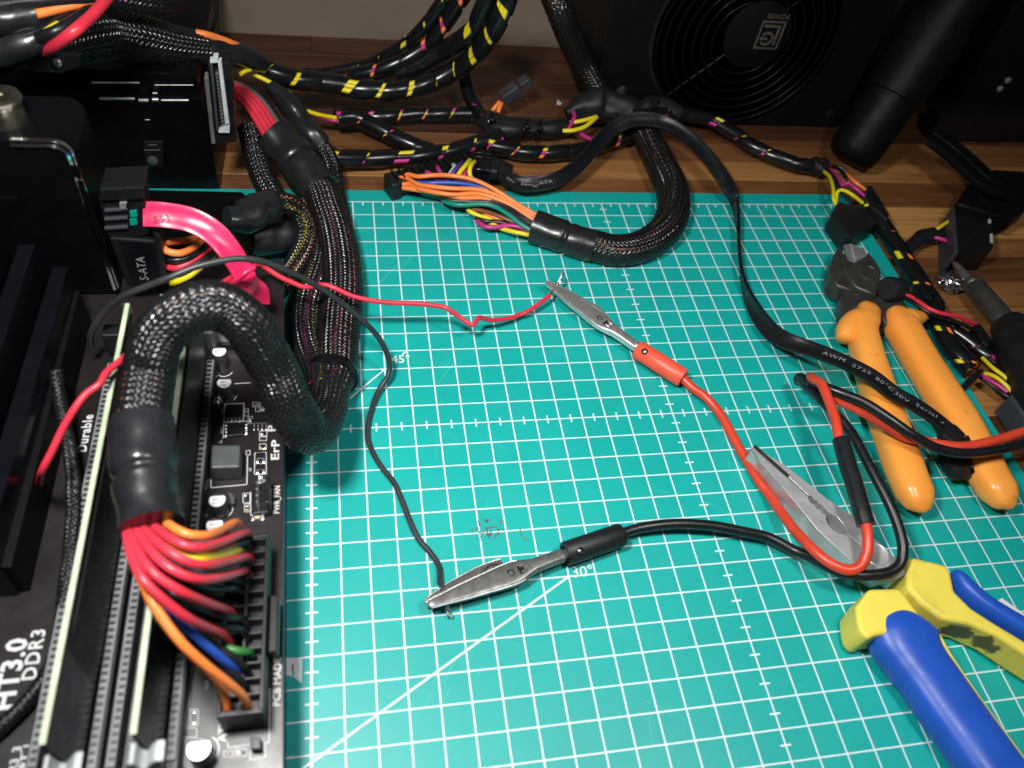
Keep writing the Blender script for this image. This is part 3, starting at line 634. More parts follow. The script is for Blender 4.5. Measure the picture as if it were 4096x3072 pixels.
shrink(hb, tr('02', (1050, 1010, 1.0), (1180, 930, 1.2), (1300, 930, 1.2), (1450, 985, 1.0)), [.5, .6, .6, .45], lump=.12, name='tape_wrap', mat='black_rubber')
for i in range(2):
    part('cable_tie', MB().lathe(pt('02', 1235+30*i, 885+30*i, 1.5), (.8, -.5, .2), [(-.06, .30), (-.04, .34), (.04, .34), (.06, .30)], 20), 'black_gloss', hb)
tj = thing('taped_joint', 'black taped cable joint with clips behind the flat ribbon plug', 'cable joint', pt('01', 2100, 1050, -.3))
shrink(tj, tr('01', (1925, 1000, .5), (2010, 1050, .6), (2100, 1100, .6), '02', (0, 1120, .6), (120, 1110, .6), (330, 1120, .6), (470, 1090, .6)), [.45, .6, .62, .55, .5, .5, .4], lump=.15, name='tape_wrap', mat='black_rubber')
for (c, x, y) in (('01', 2030, 1060), ('02', 120, 1120), ('02', 230, 1130)):
    part('cable_tie', MB().lathe(pt(c, x, y, .6), (.8, -.3, 0), [(-.09, .55), (-.07, .66), (.07, .66), (.09, .55)], 20), 'black_gloss', tj)
    part('tie_head', MB().obox(pt(c, x+10, y-20, 1.25), (.16, 0, 0), (0, .12, 0), (0, 0, .12)), 'black_gloss', tj, bevel=.04)
gp = thing('small_plug', 'small slate grey two pin plug with two orange wires standing by the taped joint', 'plug', pt('01', 2120, 900, -.3))
a, b = pt('01', 2125, 850, 1.3), pt('02', 140, 690, 2.3); d = (b-a); Ln = np.linalg.norm(d); d /= Ln; sd = np.cross(d, (0, 0, 1)); sd /= np.linalg.norm(sd); u = np.cross(sd, d)
part('plug_body', MB().obox((a+b)/2+d*-.35, d*(Ln/2-.35), sd*.36, u*.3), 'grey_plastic', gp, bevel=.05)
part('plug_tip', MB().obox(b-d*.25, d*.32, sd*.32, u*.26), 'grey_plastic', gp, bevel=.05)
wire(gp, tr('01', (2040, 960, .7), (2070, 920, .9), (2110, 875, 1.2)), .12, 'orange_wire'); wire(gp, tr('01', (2090, 975, .7), (2105, 930, .9), (2125, 885, 1.2)), .12, 'orange_wire')

# sleeve coming down from above, behind
sv = thing('braided_cable', 'dim black braided cable hanging down to the taped hub beside the power supply', 'cable', pt('02', 600, 600, 0))
braided(sv, tr('02', (330, -120, 7.5), (420, 100, 6.5), (510, 330, 4.8), (620, 560, 3.0), (740, 780, 1.6), (800, 900, .9)), .72, ['black', 'brown', 'black', 'red', 'black'], 14, 3.8)

# ================================================================== MAIN BRAIDED CABLE WITH 24-WAY PLUG (middle of the bench)
mc = thing('braided_cable', 'black braided cable curling across the mat top to a fan of orange and blue wires', 'cable', pt('12', 900, 500, 0))
braided(mc, tr('02', (1100, 1040, 1.0), (1170, 1200, .8), (1270, 1400, .75), (1370, 1600, .75), '12', (1395, 60, .75), (1390, 180, .75), (1330, 320, .75), (1200, 430, .75), (1020, 495, .75), (850, 500, .75), (690, 455, .75)), [.74, .78, .84, .86, .84, .78, .74],
        ['orange', 'black', 'red', 'brown', 'black', 'teal', 'orange', 'black', 'magenta', 'black', 'yellow', 'black'], 18, 4.4)
shrink(mc, tr('12', (705, 468, .76), (560, 430, .78), (440, 385, .8), (190, 300, .8)), [.80, .80, .82, .84], lump=.025, ring=.45)
G = 'g'
cw = [('orange', ((1960, 770, 1.05), (1700, 620, 1.3), (1450, 460, 1.6), (1200, 345, 1.8), (950, 300, 1.8), (750, 295, 1.6), (560, 310, 1.4), (440, 285, 1.2), (400, 320, 1.0))),
      ('orange', ((1955, 800, 1.0), (1700, 650, 1.25), (1480, 530, 1.5), (1250, 460, 1.6), (1000, 450, 1.6), (750, 430, 1.5), (560, 400, 1.3), (430, 330, 1.1), (345, 325, .95))),
      ('orange', ((1950, 830, .95), (1720, 690, 1.2), (1500, 580, 1.35), (1250, 510, 1.4), (1000, 520, 1.35), (800, 500, 1.3), (600, 460, 1.15), (470, 400, 1.0), (380, 400, .9))),
      ('orange', ((1940, 850, .9), (1720, 720, 1.1), (1500, 610, 1.2), (1300, 560, 1.25), (1080, 560, 1.2), (900, 530, 1.1), (700, 490, 1.05), (520, 460, .95), (380, 440, .85))),
      ('blue', ((1900, 820, .8), (1700, 660, 1.1), (1450, 500, 1.3), (1250, 420, 1.4), (1050, 390, 1.45), (850, 380, 1.4), (680, 385, 1.3), (540, 380, 1.1))),
      ('teal', ((1910, 950, .85), (1750, 860, .95), (1620, 760, 1.05), (1450, 660, 1.1), (1280, 630, 1.05), (1050, 640, .95), (900, 610, .85), (820, 555, .8))),
      ('black', ((1925, 900, 1.0), (1750, 790, 1.1), (1560, 680, 1.15), (1380, 610, 1.15), (1150, 600, 1.05), (950, 590, .95), (800, 550, .9))),
      ('black', ((1920, 925, .95), (1760, 830, 1.0), (1600, 720, 1.1), (1430, 630, 1.1), (1200, 620, .95), (980, 610, .85))),
      ('black', ((1925, 875, 1.05), (1760, 770, 1.15), (1600, 670, 1.2), (1400, 590, 1.2), (1100, 580, 1.0), (850, 520, .9))),
      ('magenta', ((1890, 960, .7), (1750, 900, .7), (1600, 880, .65), (1450, 900, .6), (1340, 890, .55), (1240, 830, .5))),
      ('yellow', ((1890, 1000, .6), (1760, 970, .6), (1640, 945, .55), (1500, 900, .45), (1300, 790, .45), (1180, 730, .5), (1140, 690, .5))),
      ('yellow', ((1900, 940, .5), (1600, 850, .5), (1400, 800, .5), (1280, 770, .55), (1170, 720, .6))),
      ('brown', ((1900, 930, .6), (1700, 850, .7), (1500, 770, .75), (1350, 720, .7), (1200, 690, .6))),
      ('orange', ((1900, 930, .55), (1650, 830, .6), (1450, 790, .6), (1330, 740, .55))),
      ('black', ((1890, 980, .55), (1700, 890, .6), (1500, 840, .55), (1350, 830, .5), (1220, 790, .45))),
      ('black', ((1930, 890, .7), (1700, 760, .8), (1500, 690, .8), (1200, 640, .7), (900, 570, .7), (650, 480, .7), (480, 440, .7))),
      ('magenta', ((1400, 440, 1.1), (1050, 370, 1.2), (850, 340, 1.2), (820, 270, 1.3), (790, 215, 1.2), (780, 190, .9))),
      ('magenta', ((1300, 420, 1.1), (1060, 370, 1.2), (1090, 290, 1.4), (1130, 240, 1.4), (1150, 210, 1.2))),
      ('magenta', ((1000, 400, 1.0), (760, 320, 1.2), (680, 265, 1.2), (630, 270, 1.0))),
      ('yellow', ((1300, 430, 1.1), (1020, 360, 1.3), (1040, 270, 1.6), (1120, 170, 1.7), (1160, 120, 1.4))),
      ('yellow', ((1380, 450, 1.0), (1190, 335, 1.3), (1160, 240, 1.6), (1185, 170, 1.6), (1230, 130, 1.2))),
      ('purple', ((1250, 430, 1.1), (960, 330, 1.3), (970, 260, 1.5), (1030, 190, 1.6), (1070, 150, 1.3))),
      ('white', ((1250, 440, 1.0), (930, 345, 1.1), (935, 280, 1.3), (985, 205, 1.4), (970, 175, 1.1)))]
for c, pts in cw: wire(mc, tr(G, *pts), .115, c+'_wire')
# plug body: 12 by 2 chambers
a, b = pt(G, 300, 420, .55), pt(G, 1180, 195, .55); d = b-a; Ln = np.linalg.norm(d); d /= Ln; sd = np.array([-d[1], d[0], 0]); mid = (a+b)/2
part('plug_body', MB().obox(mid+sd*.12, d*Ln/2, sd*.42, (0, 0, .5)), 'black_plastic', mc, bevel=.05)
dv = MB()
for k in range(13): dv.obox(a+d*(Ln*k/12)+sd*.12+np.array([0, 0, .58]), d*.035, sd*.40, (0, 0, .09))
part('plug_ribs', dv, 'black_plastic', mc, smooth=False, kind='stuff')
part('plug_latch', MB().obox(mid+sd*.62, d*.5, sd*.1, (0, 0, .35)), 'black_plastic', mc, bevel=.04)
part('plug_end', MB().obox(a-d*.12+sd*.1-np.array([0, 0, .05]), d*.28, sd*.52, (0, 0, .52)), 'black_rubber', mc, bevel=.08)

# ================================================================== FLAT BLACK DATA RIBBON
fb = thing('ribbon_cable', 'flat black data ribbon arching over the mat with white printed lettering', 'cable', pt('12', 1960, 400, 0))
rp = [('01', 2120, 1500, .95, (0, -.3, 1)), ('01', 2190, 1555, 1.0, (0, -.4, .95)), ('02', 90, 1590, 1.0, (0, -.5, .9)), ('02', 230, 1585, 1.0, (0, -.6, .8)), ('02', 420, 1535, 1.1, (.3, -.7, .6)), ('02', 570, 1430, 1.25, (.5, -.6, .6)), ('02', 700, 1290, 1.5, (.5, -.5, .7)), ('02', 850, 1130, 1.8, (.3, -.5, .8)),
      ('02', 1000, 1050, 2.1, (.1, -.6, .8)), ('02', 1160, 1030, 2.2, (0, -.7, .7)), ('02', 1330, 1065, 2.1, (-.1, -.6, .8)), ('02', 1500, 1165, 1.9, (-.2, -.5, .85)), ('02', 1680, 1340, 1.6, (-.3, -.4, .85)), ('02', 1820, 1530, 1.3, (-.6, -.3, .7)), ('02', 1885, 1650, 1.1, (-.9, -.1, .4)),
      ('12', 1925, 90, .75, (-1, -.1, -.05)), ('12', 1955, 280, .55, (-1, 0, -.3)), ('12', 1965, 480, .5, (-1, 0, -.4)), ('12', 1980, 680, .5, (-1, -.1, -.35)), ('12', 2025, 870, .52, (-.95, -.4, -.1)), ('12', 2110, 1040, .6, (-.8, -.5, .3)),
      ('13', 20, 1195, .8, (-.6, -.5, .6)), ('13', 160, 1285, 1.1, (-.4, -.4, .8)), ('13', 330, 1345, 1.4, (-.2, -.3, .93)), ('13', 500, 1405, 1.7, (-.1, -.2, .97)), ('13', 700, 1490, 1.95, (0, -.1, 1)), ('13', 900, 1595, 2.0, (0, -.1, 1)), ('23', 1080, 75, 1.95, (0, -.1, 1)), ('23', 1260, 175, 1.9, (0, 0, 1)), ('23', 1420, 280, 1.8, (.1, 0, 1)), ('23', 1550, 385, 1.7, (.1, 0, 1)), ('23', 1600, 440, 1.65, (.1, 0, 1))]
mbr, RC, RT, RU, RX = ribbon([pt(c, x, y, h) for c, x, y, h, n in rp], [n for *_, n in rp], .80, .17)
part('ribbon', mbr, 'black_wire', fb, angle=50)
def on_ribbon(txt, target, cap, rev=False):
    i = int(np.argmin(np.linalg.norm(RC-target, axis=1))); T, U, X = RT[i], RU[i], RX[i]
    if rev: T = -T
    up = np.cross(U, T); letters(txt, RC[i]-up*cap/2+U*.078, T, up, cap, 'print_grey', fb, wide=1.5, spread=1.1)
for tx, c, x, y, h in (('AWM', '13', 480, 1378, 1.7), ('2725', '13', 720, 1488, 1.95), ('80°C', '13', 920, 1595, 2.0), ('30V', '23', 1080, 70, 1.95), ('Serial', '23', 1270, 175, 1.9), ('ATA', '23', 1480, 320, 1.75)):
    on_ribbon(tx, pt(c, x, y, h), .19)
for tx, x, y in (('30V', 1600, 320), ('Serial', 1760, 365), ('ATA', 1950, 380)):
    on_ribbon(tx, pt(G, x, y, 1.0), .17)
# far plug
c0, c1 = pt(G, 1400, 205, .95), pt(G, 1230, 185, .95); d = (c1-c0)/np.linalg.norm(c1-c0); sd = np.array([-d[1], d[0], 0]); 
part('plug_body', MB().obox((c0+c1)/2, (c1-c0)/2, sd*.82, (0, 0, .42)), 'black_gloss', fb, bevel=.05)
part('plug_lip', MB().obox(c1+d*.05, d*.07, sd*.86, (0, 0, .47)), 'black_gloss', fb, bevel=.03)
for s_ in (-.55, -.2): part('plug_rib', MB().obox((c0+c1)/2+sd*s_+np.array([0, 0, .43]), d*.42, sd*.05, (0, 0, .05)), 'black_gloss', fb, bevel=.02)
part('strain_relief', MB().loft(np.array([c0+d*.02, c0-d*.35, c0-d*.8, RC[1]]), [.7, .66, .5, .42], [.7, .66, .5, .42], [.36, .34, .22, .12], [.36, .34, .22, .12], e=4), 'black_rubber', fb)
# near plug, lying between the orange handles
e0 = RC[-1]; H_ = lambda x, y, z: pt('h', x, y, z)
part('strain_relief', MB().loft(np.array([H_(470, 960, 1.7), H_(560, 1030, 1.55), H_(620, 1110, 1.4)]), [.5, .56, .6], [.5, .56, .6], [.2, .3, .34], [.2, .3, .34], e=4), 'black_rubber', fb)
part('plug_body', MB().loft(np.array([H_(600, 1080, 1.4), H_(640, 1240, 1.05), H_(680, 1420, .75), H_(710, 1530, .55)]), [.66, .72, .6, .3], [.66, .72, .6, .34], [.36, .4, .4, .4], [.36, .4, .4, .3], e=5), 'black_rubber', fb)
part('plug_latch', MB().obox(H_(770, 1380, .9), (.10, 0, 0), (-.08, .45, .1), (0, 0, .28)), 'black_gloss', fb, bevel=.04)
# ================================================================== TEST LEADS WITH CROCODILE CLIPS
def clip(t, tip, tail, metal, side=1):
    """crocodile clip from tip to the tail of its neck"""
    tip, tail = np.array(tip), np.array(tail); ax = tail-tip; Ln = np.linalg.norm(ax); ax /= Ln
    sd = np.cross(ax, (0, 0, 1)); sd /= np.linalg.norm(sd); sd = sd*side; u = np.cross(ax, sd)
    if u[2] < 0: u = -u
    f = np.array([0, .015, .05, .12, .25, .4, .55, .63, .68, .73, .78, .86, 1.0])
    hw = np.array([.05, .13, .16, .19, .27, .33, .39, .40, .36, .29, .23, .215, .21]); top = np.array([.03, .08, .09, .10, .11, .12, .13, .14, .15, .18, .2, .2, .2]); bot = np.array([.03, .06, .1, .14, .18, .2, .22, .22, .22, .22, .2, .2, .2])
    hw = hw*1.12; P = tip+ax*(f*Ln)[:, None]+u*.06
    part('jaw', MB().loft(P, hw, hw, bot, top, up=u, n=24, e=3.4), metal, t, angle=50)
    f2 = np.array([0, .02, .06, .2, .4, .5, .6]); P2 = tip+ax*(f2*Ln)[:, None]-u*(.08+.24*f2)[:, None]-sd*(.16+.95*f2-.55*f2*f2)[:, None]
    part('jaw', MB().loft(P2, [.05, .12, .15, .24, .3, .3, .26], [.05, .12, .15, .24, .3, .3, .26], [.1, .12, .14, .16, .16, .16, .14], [.05, .08, .1, .12, .12, .12, .1], up=u, n=20, e=3.2), metal, t, angle=50)
    for k in (-1, 1):
        E2 = P+sd*(k*hw*.93)[:, None]+u*(top*.55)[:, None]; part('jaw_rim', MB().tube(path(E2[1:9], .08), .028, 8), 'nickel', t)
    E2 = P2-sd*(np.array([.05, .12, .15, .24, .3, .3, .26])*.95)[:, None]+u*.05; part('jaw_rim', MB().tube(path(E2, .08), .026, 8), 'nickel', t)
    teeth = MB()
    for k in range(9):
        c = tip+ax*(.03+.03*k)*Ln-u*.09-sd*(.08+.02*k); teeth.obox(c, ax*.035, sd*(.10+.012*k), u*.05)
    part('teeth', teeth, metal, t, smooth=False, kind='stuff')
    # thumb loop, rivet, holes, folded tabs
    a = np.linspace(-.3, math.pi+.3, 15); c = tip+ax*.50*Ln-sd*.38-u*.02
    V = np.stack([c+np.cos(a)[:, None]*ax*.36-np.sin(a)[:, None]*sd*.26+u*o for o in (-.16, .16)], 1); V2 = np.stack([c+np.cos(a)[:, None]*ax*.31-np.sin(a)[:, None]*sd*.21+u*o for o in (.16, -.16)], 1)
    part('thumb_loop', MB().grid(np.concatenate([V, V2], 1), closed_v=True), metal, t, angle=50)
    part('rivet', MB().lathe(tip+ax*.36*Ln-sd*.30+u*.02, u, [(-.1, .09), (.06, .09), (.1, .05)], 14), metal, t)
    part('hole_rim', MB().lathe(tip+ax*.60*Ln+u*.17, u, [(0, .125), (.035, .14), (.045, .115), (.025, .10), (.02, .0)], 18), 'dark_metal', t)
    part('slot_rim', MB().obox(tip+ax*.685*Ln+sd*.02+u*.19, ax*.16, sd*.17, u*.03), 'dark_metal', t, bevel=.03)
    for k in (-1, 1): part('folded_tab', MB().obox(tip+ax*(.695)*Ln+sd*.11*k+u*.225, ax*.12, sd*.045, u*.035), metal, t, bevel=.02)
    part('neck_seam', MB().obox(tip+ax*.9*Ln+sd*.1+u*.235, ax*.1*Ln, sd*.012, u*.012), 'dark_metal', t)
    part('neck_collar', MB().lathe(tip+ax*Ln*.985+u*.06, ax, [(-.03, .19), (0, .22), (.14, .22), (.17, .20), (.3, .2)], 20), metal, t)
    return ax, sd, u, Ln
def sleeve(t, a, b, r, mat, hole=True, u=None):
    a, b = np.array(a), np.array(b); ax = b-a; Ln = np.linalg.norm(ax); ax /= Ln
    part('sleeve', MB().lathe(a, ax, [(.10, r*.62), (.02, r*.7), (0, r*.92), (.04, r), (Ln-.08, r*1.0), (Ln, r*.93), (Ln-.01, r*.55), (Ln-.2, r*.45)], 32), mat, t, angle=45)
    u = np.array([0, 0, 1.0])-ax*ax[2]; u /= np.linalg.norm(u); s = np.cross(ax, u)
    c = a+ax*.42+u*r*.80+s*r*.5
    part('sleeve_hole', MB().lathe(c, u*.85+s*.5, [(-.05, .13), (.075, .14), (.085, .12), (.04, .1), (.03, 0)], 16), 'dark_metal', t)
    part('screw', MB().lathe(c, u*.85+s*.5, [(-.05, .085), (.03, .085), (.05, .06)], 12), 'brass_steel', t)

r1 = thing('test_lead', 'red test lead with shiny crocodile clip biting the thin red wire', 'test lead', pt('12', 800, 1100, 0))
tip, tail = pt('12', 290, 785, .62), pt('12', 1070, 1345, .52)
clip(r1, tip, tail, 'nickel')
sleeve(r1, pt('12', 1082, 1358, .55), pt('12', 1478, 1610, .52), .44, 'sleeve_red')
wire(r1, tr('12', (1440, 1585, .5), (1490, 1625, .46), '22', (1570, 40, .4), (1680, 120, .32), (1780, 235, .25), (1860, 365, .22), (1925, 485, .21), (1990, 600, .21), (2065, 725, .21), (2150, 865, .25), (2212, 945, .3), '23', (100, 1090, .6), (230, 1262, 1.0), (400, 1440, 1.4), (550, 1555, 1.55), (690, 1608, 1.6), (800, 1570, 1.75), (855, 1460, 2.0), (862, 1330, 2.2), (845, 1215, 2.3), (800, 1060, 2.4), (740, 850, 2.5), (690, 700, 2.55), (640, 560, 2.6), (610, 450, 2.7), (580, 300, 2.75), (520, 130, 2.7), (460, 0, 2.6), '13', (400, 1625, 2.3), (370, 1600, 2.0), '23', (380, -30, 1.8), (430, 60, 1.9), (500, 105, 2.0), (600, 140, 2.0), (720, 195, 2.0), (900, 290, 2.0), (1050, 385, 1.95), (1180, 455, 1.95), (1340, 490, 2.0), (1500, 525, 2.1), (1700, 540, 2.2), (1950, 490, 2.3), (2212, 410, 2.4), (2500, 300, 2.5)), .20, 'lead_red', n=14, label='red insulated lead', name='lead')
shrink(r1, tr('23', (845, 1218, 2.3), (800, 1060, 2.4), (740, 850, 2.5), (690, 700, 2.55), (628, 480, 2.65)), .33, lump=.02, n=20)
b1 = thing('test_lead', 'black test lead with dull crocodile clip biting the thin black wire', 'test lead', pt('e', 800, 650, 0))
tip, tail = pt('e', 75, 885, .62), pt('e', 1455, 375, .52)
clip(b1, tip, tail, 'dull_nickel')
sleeve(b1, pt('e', 1490, 350, .55), pt('e', 2075, 150, .52), .44, 'black_rubber')
wire(b1, tr('e', (2040, 160, .5), '22', (950, 1292, .45), (1100, 1246, .5), (1300, 1216, .6), (1500, 1208, .65), (1750, 1228, .65), (2000, 1276, .6), (2212, 1325, .55), '23', (200, 1425, .6), (330, 1480, .8), (480, 1560, 1.1), (620, 1625, 1.3), (760, 1650, 1.4), (900, 1650, 1.5), (1050, 1625, 1.6), (1145, 1550, 1.75), (1165, 1400, 2.0), (1115, 1200, 2.2), (1030, 1000, 2.35), (925, 800, 2.45), (830, 620, 2.5), (720, 420, 2.5), (600, 280, 2.45), (480, 160, 2.3), (390, 70, 1.9), (330, 20, 1.6), '13', (300, 1640, 1.4)), .20, 'black_wire', n=14, name='lead')
wire(b1, tr('13', (330, 1630, 1.5), '23', (400, 5, 2.0), (500, 30, 2.3), (650, 85, 2.5), (850, 170, 2.6), (1050, 300, 2.6), (1250, 440, 2.5), (1450, 550, 2.3), (1680, 598, 2.25), (1950, 575, 2.3), (2212, 515, 2.4), (2500, 420, 2.5)), .20, 'black_wire', n=14, name='lead')
shrink(b1, tr('13', (275, 1620, 1.2), (320, 1635, 1.5), '23', (400, 20, 1.9)), .3, lump=.05, n=18)

# thin wires held by the clips
rw = thing('thin_wire', 'thin red wire wandering from the dark drive to the shiny crocodile clip', 'wire', pt('11', 1400, 965, 0))
wire(rw, tr('20', (335, 900, 3.4), (345, 820, 4.6), (365, 745, 5.5), (450, 580, 6.0), (535, 400, 6.4), (640, 220, 6.8), (740, 90, 7.0), (860, 0, 7.1), '10', (920, 1560, 7.1), (1050, 1450, 6.9), (1250, 1270, 6.2), (1600, 1010, 5.4), (1950, 770, 4.9), (2180, 640, 4.5), '11', (60, 645, 4.0), (200, 730, 3.6), (330, 790, 3.3), (430, 822, 3.1), (590, 802, 2.9), (700, 840, 2.8), (850, 905, 2.5), (1100, 952, 2.2), (1400, 965, 2.0), (1600, 990, 1.85), (1660, 1012, 1.8), (1760, 1082, 1.5), (1850, 1143, 1.3), (1885, 1140, 1.3), (1925, 1086, 1.3), (1960, 1092, 1.1), (2050, 1108, .8), (2212, 1085, .5), '12', (60, 1062, .45), (130, 1035, .5), (250, 955, .6), (325, 895, .68)), .105, 'red_wire', n=12, ds=.08, name='insulation')
def strands(t, P, seed):
    g = np.random.default_rng(seed)
    for k in range(5):
        Q = path(P, .06); n = len(Q); ph = k*1.257; s = np.linspace(0, 1, n)
        off = .04*np.c_[np.cos(9*s+ph), np.sin(9*s+ph), np.cos(7*s+ph*2)]*(1+1.2*s[:, None]**3)
        part('bare_strand', MB().tube(Q+off, .028, 6), 'tinned_copper', t)
strands(rw, tr('12', (320, 900, .68), (345, 865, .7), (385, 800, .66), (405, 785, .75), (428, 730, .9), (432, 700, .95)), 1)
kw = thing('thin_wire', 'thin black wire looping high over the braided cables down to the dull crocodile clip', 'wire', pt('21', 1200, 850, 0))
wire(kw, tr('10', (790, 1330, 4.0), (785, 1230, 4.6), (840, 1120, 5.2), (930, 1010, 5.8), (1060, 905, 6.5), (1230, 830, 7.0), (1450, 745, 7.4), (1700, 645, 7.6), (2000, 580, 7.6), (2180, 585, 7.4), '11', (100, 615, 7.0), (300, 695, 6.3), (500, 795, 5.4), (700, 930, 4.4), (900, 1092, 3.2), (1050, 1245, 2.2), (1130, 1390, 1.4), (1155, 1500, .9), (1140, 1590, .6), (1100, 1655, .4), '21', (1045, 90, .25), (985, 270, .14), (965, 440, .12), (1000, 570, .12), (1080, 710, .12), (1190, 850, .12), (1250, 980, .12), (1320, 1160, .12), (1400, 1330, .12), (1500, 1450, .12), (1575, 1560, .14), '31', (1590, -10, .2), (1588, 50, .35), (1610, 95, .5), (1617, 112, .55)), .11, 'thin_black', n=12, ds=.1, name='insulation')
strands(kw, tr('e', (222, 705, .55), (232, 770, .62), (255, 830, .55), (280, 890, .4), (295, 940, .3), (315, 985, .15)), 2)

# ================================================================== DIAGONAL CUTTERS, ORANGE HANDLES
dc = thing('diagonal_cutters', 'black steel side cutters with two smooth orange handles lying open', 'cutters', pt('13', 1000, 1100, 0))
def poly(code, pts, h): return [pt(code, x, y, h) for x, y in pts]
part('jaw', MB().prism(poly('f', ((318, 862), (345, 950), (400, 1030), (465, 1060), (580, 1010), (600, 945), (680, 1030), (728, 1130), (728, 1220), (705, 1320), (690, 1390), (600, 1365), (480, 1305), (375, 1185), (330, 1060), (305, 950)), 1.35), .25, 1.35), 'black_steel', dc, bevel=.10)
part('jaw', MB().prism(poly('f', ((316, 862), (318, 950), (345, 1080), (390, 1190), (480, 1300), (520, 1345), (420, 1345), (330, 1310), (285, 1290), (222, 1225), (215, 1110), (250, 975)), 1.2), .2, 1.2), 'black_steel', dc, bevel=.10)
part('cutting_facet', MB().prism(poly('f', ((350, 875), (430, 868), (560, 925), (595, 990), (460, 1052), (390, 1020)), 1.37), 1.2, 1.385), 'ground_steel', dc, smooth=False, bevel=.02)
part('cutting_edge', MB().prism(poly('f', ((412, 868), (430, 868), (480, 1045), (455, 1050)), 1.4), 1.25, 1.405), 'tool_steel', dc, smooth=False)
part('pivot', MB().lathe(pt('f', 600, 1165, 1.33), (0, 0, 1), [(0, .62), (.06, .62), (.09, .58), (.09, .46), (.06, .43), (.06, 0)], 36), 'black_steel', dc)
part('shank', MB().prism(poly('f', ((325, 1345), (400, 1330), (500, 1375), (610, 1480), (700, 1600), (690, 1720), (380, 1740), (330, 1560)), 1.0), .2, 1.05), 'black_steel', dc, bevel=.12)
part('shank', MB().prism(poly('f', ((620, 1370), (760, 1350), (960, 1440), (1040, 1560), (1020, 1660), (800, 1700), (690, 1560)), .95), .2, .98), 'black_steel', dc, bevel=.12)
hz = .85
P = path(tr('13', (858, 1005, hz), (835, 1090, hz), (818, 1180, hz), (828, 1280, hz), (865, 1440, hz), (930, 1650, hz), '23', (1005, 240, hz), (1095, 480, hz), (1200, 780, hz), (1290, 990, hz), (1330, 1075, hz), (1345, 1110, hz)), .12)
s = arc(P)/arc(P)[-1]; ip = lambda xs, ys: np.interp(s, xs, ys)
E_ = [0, .02, .06, .10, .16, .24, .4, .6, .8, .92, .965, .99, 1]
wL = ip(E_, [.45, .62, .66, .70, .62, .66, .72, .76, .76, .72, .56, .32, .08]); wR = ip([0, .02, .06, .10, .13, .16, .2, .3, .4, .6, .8, .92, .965, .99, 1], [.4, .52, .55, .6, .66, .68, .66, .68, .72, .76, .76, .72, .56, .32, .08])
hh = ip([0, .03, .1, .3, .8, .93, .97, 1], [.45, .6, .72, .70, .70, .64, .45, .08])
part('handle', MB().loft(P, wL, wR, hh, hh, n=32, e=2.7), 'orange_grip', dc, angle=70)
def blob(pts, rad, mat, t, name, n=20): part(name, MB().loft(path(np.array(pts), .06), *[np.interp(np.linspace(0, 1, len(path(np.array(pts), .06))), np.linspace(0, 1, len(rad)), rad)]*2, *[np.interp(np.linspace(0, 1, len(path(np.array(pts), .06))), np.linspace(0, 1, len(rad)), rad)]*2, n=n, e=2.2), mat, t, angle=70)
blob([pt('13', 870, 1110, .9), pt('13', 780, 1128, .9), pt('13', 715, 1170, .9), pt('13', 672, 1230, .9), pt('13', 660, 1268, .9)], [.50, .66, .66, .60, .52, .34], 'orange_grip', dc, 'handle_guard')
P = path(tr('13', (1110, 1035, hz), (1130, 1110, hz), (1200, 1240, hz), (1295, 1410, hz), (1412, 1600, hz), '23', (1474, 40, hz), (1640, 300, hz), (1770, 540, hz), (1920, 820, hz), (2040, 1000, hz), (2085, 1055, hz), (2100, 1080, hz)), .12)
s = arc(P)/arc(P)[-1]
wL = ip(E_, [.4, .62, .72, .76, .76, .78, .80, .82, .80, .76, .58, .32, .08]); wR = ip(E_, [.4, .60, .72, .80, .78, .76, .78, .80, .78, .72, .56, .32, .08]); hh = ip([0, .03, .1, .3, .8, .93, .97, 1], [.45, .6, .72, .70, .70, .64, .45, .08])
part('handle', MB().loft(P, wL, wR, hh, hh, n=32, e=2.7), 'orange_grip', dc, angle=70)
blob([pt('13', 1180, 1120, .9), pt('13', 1270, 1095, .95), pt('13', 1330, 1085, .95), pt('13', 1385, 1090, .9)], [.62, .58, .42, .28, .06], 'orange_grip', dc, 'handle_guard')

# ================================================================== COMBINATION PLIERS, YELLOW AND BLUE GRIPS
cp = thing('combination_pliers', 'combination pliers with bare steel jaws and yellow grips inlaid with blue', 'pliers', pt('23', 700, 1300, 0))
def frust(bot, top, z0, z1):
    b, t_ = np.asarray(bot)[:, :2], np.asarray(top)[:, :2]; n = len(b)
    a = sum(t_[i][0]*t_[(i+1) % n][1]-t_[(i+1) % n][0]*t_[i][1] for i in range(n))
    if a < 0: b, t_ = b[::-1], t_[::-1]
    V = np.concatenate([np.c_[b, np.full(n, z0)], np.c_[t_, np.full(n, z1)]])
    return MB().add(V, [tuple(range(n-1, -1, -1)), tuple(range(n, 2*n))]+[(i, (i+1) % n, n+(i+1) % n, n+i) for i in range(n)])
jl = [(-120, 532), (0, 652), (60, 702), (170, 792), (260, 877), (350, 962)]
tA = [(388, 968), (398, 1000), (432, 1006), (446, 1036), (482, 1046), (492, 1076), (520, 1092), (530, 1112), (600, 1150), (650, 1205), (680, 1272), (690, 1295)]
top = jl+tA+[(1140, 1665), (1215, 1640), (1100, 1500), (900, 1312), (750, 1152), (500, 982), (300, 820), (150, 702), (0, 612), (-100, 532)]
zj = 1.25
part('jaw', MB().prism(poly('23', top, zj), .15, zj), 'tool_steel', cp, smooth=False, bevel=.012, seg=1)
g = 8
tB = [(690, 1300), (620, 1292), (560, 1262), (512, 1202), (500, 1152), (497, 1130), (470, 1112), (450, 1086), (420, 1076), (400, 1040), (370, 1028), (352, 992)]
inner = [(345, 972), (250, 886), (160, 802), (50, 712), (-8, 664), (-128, 545)]
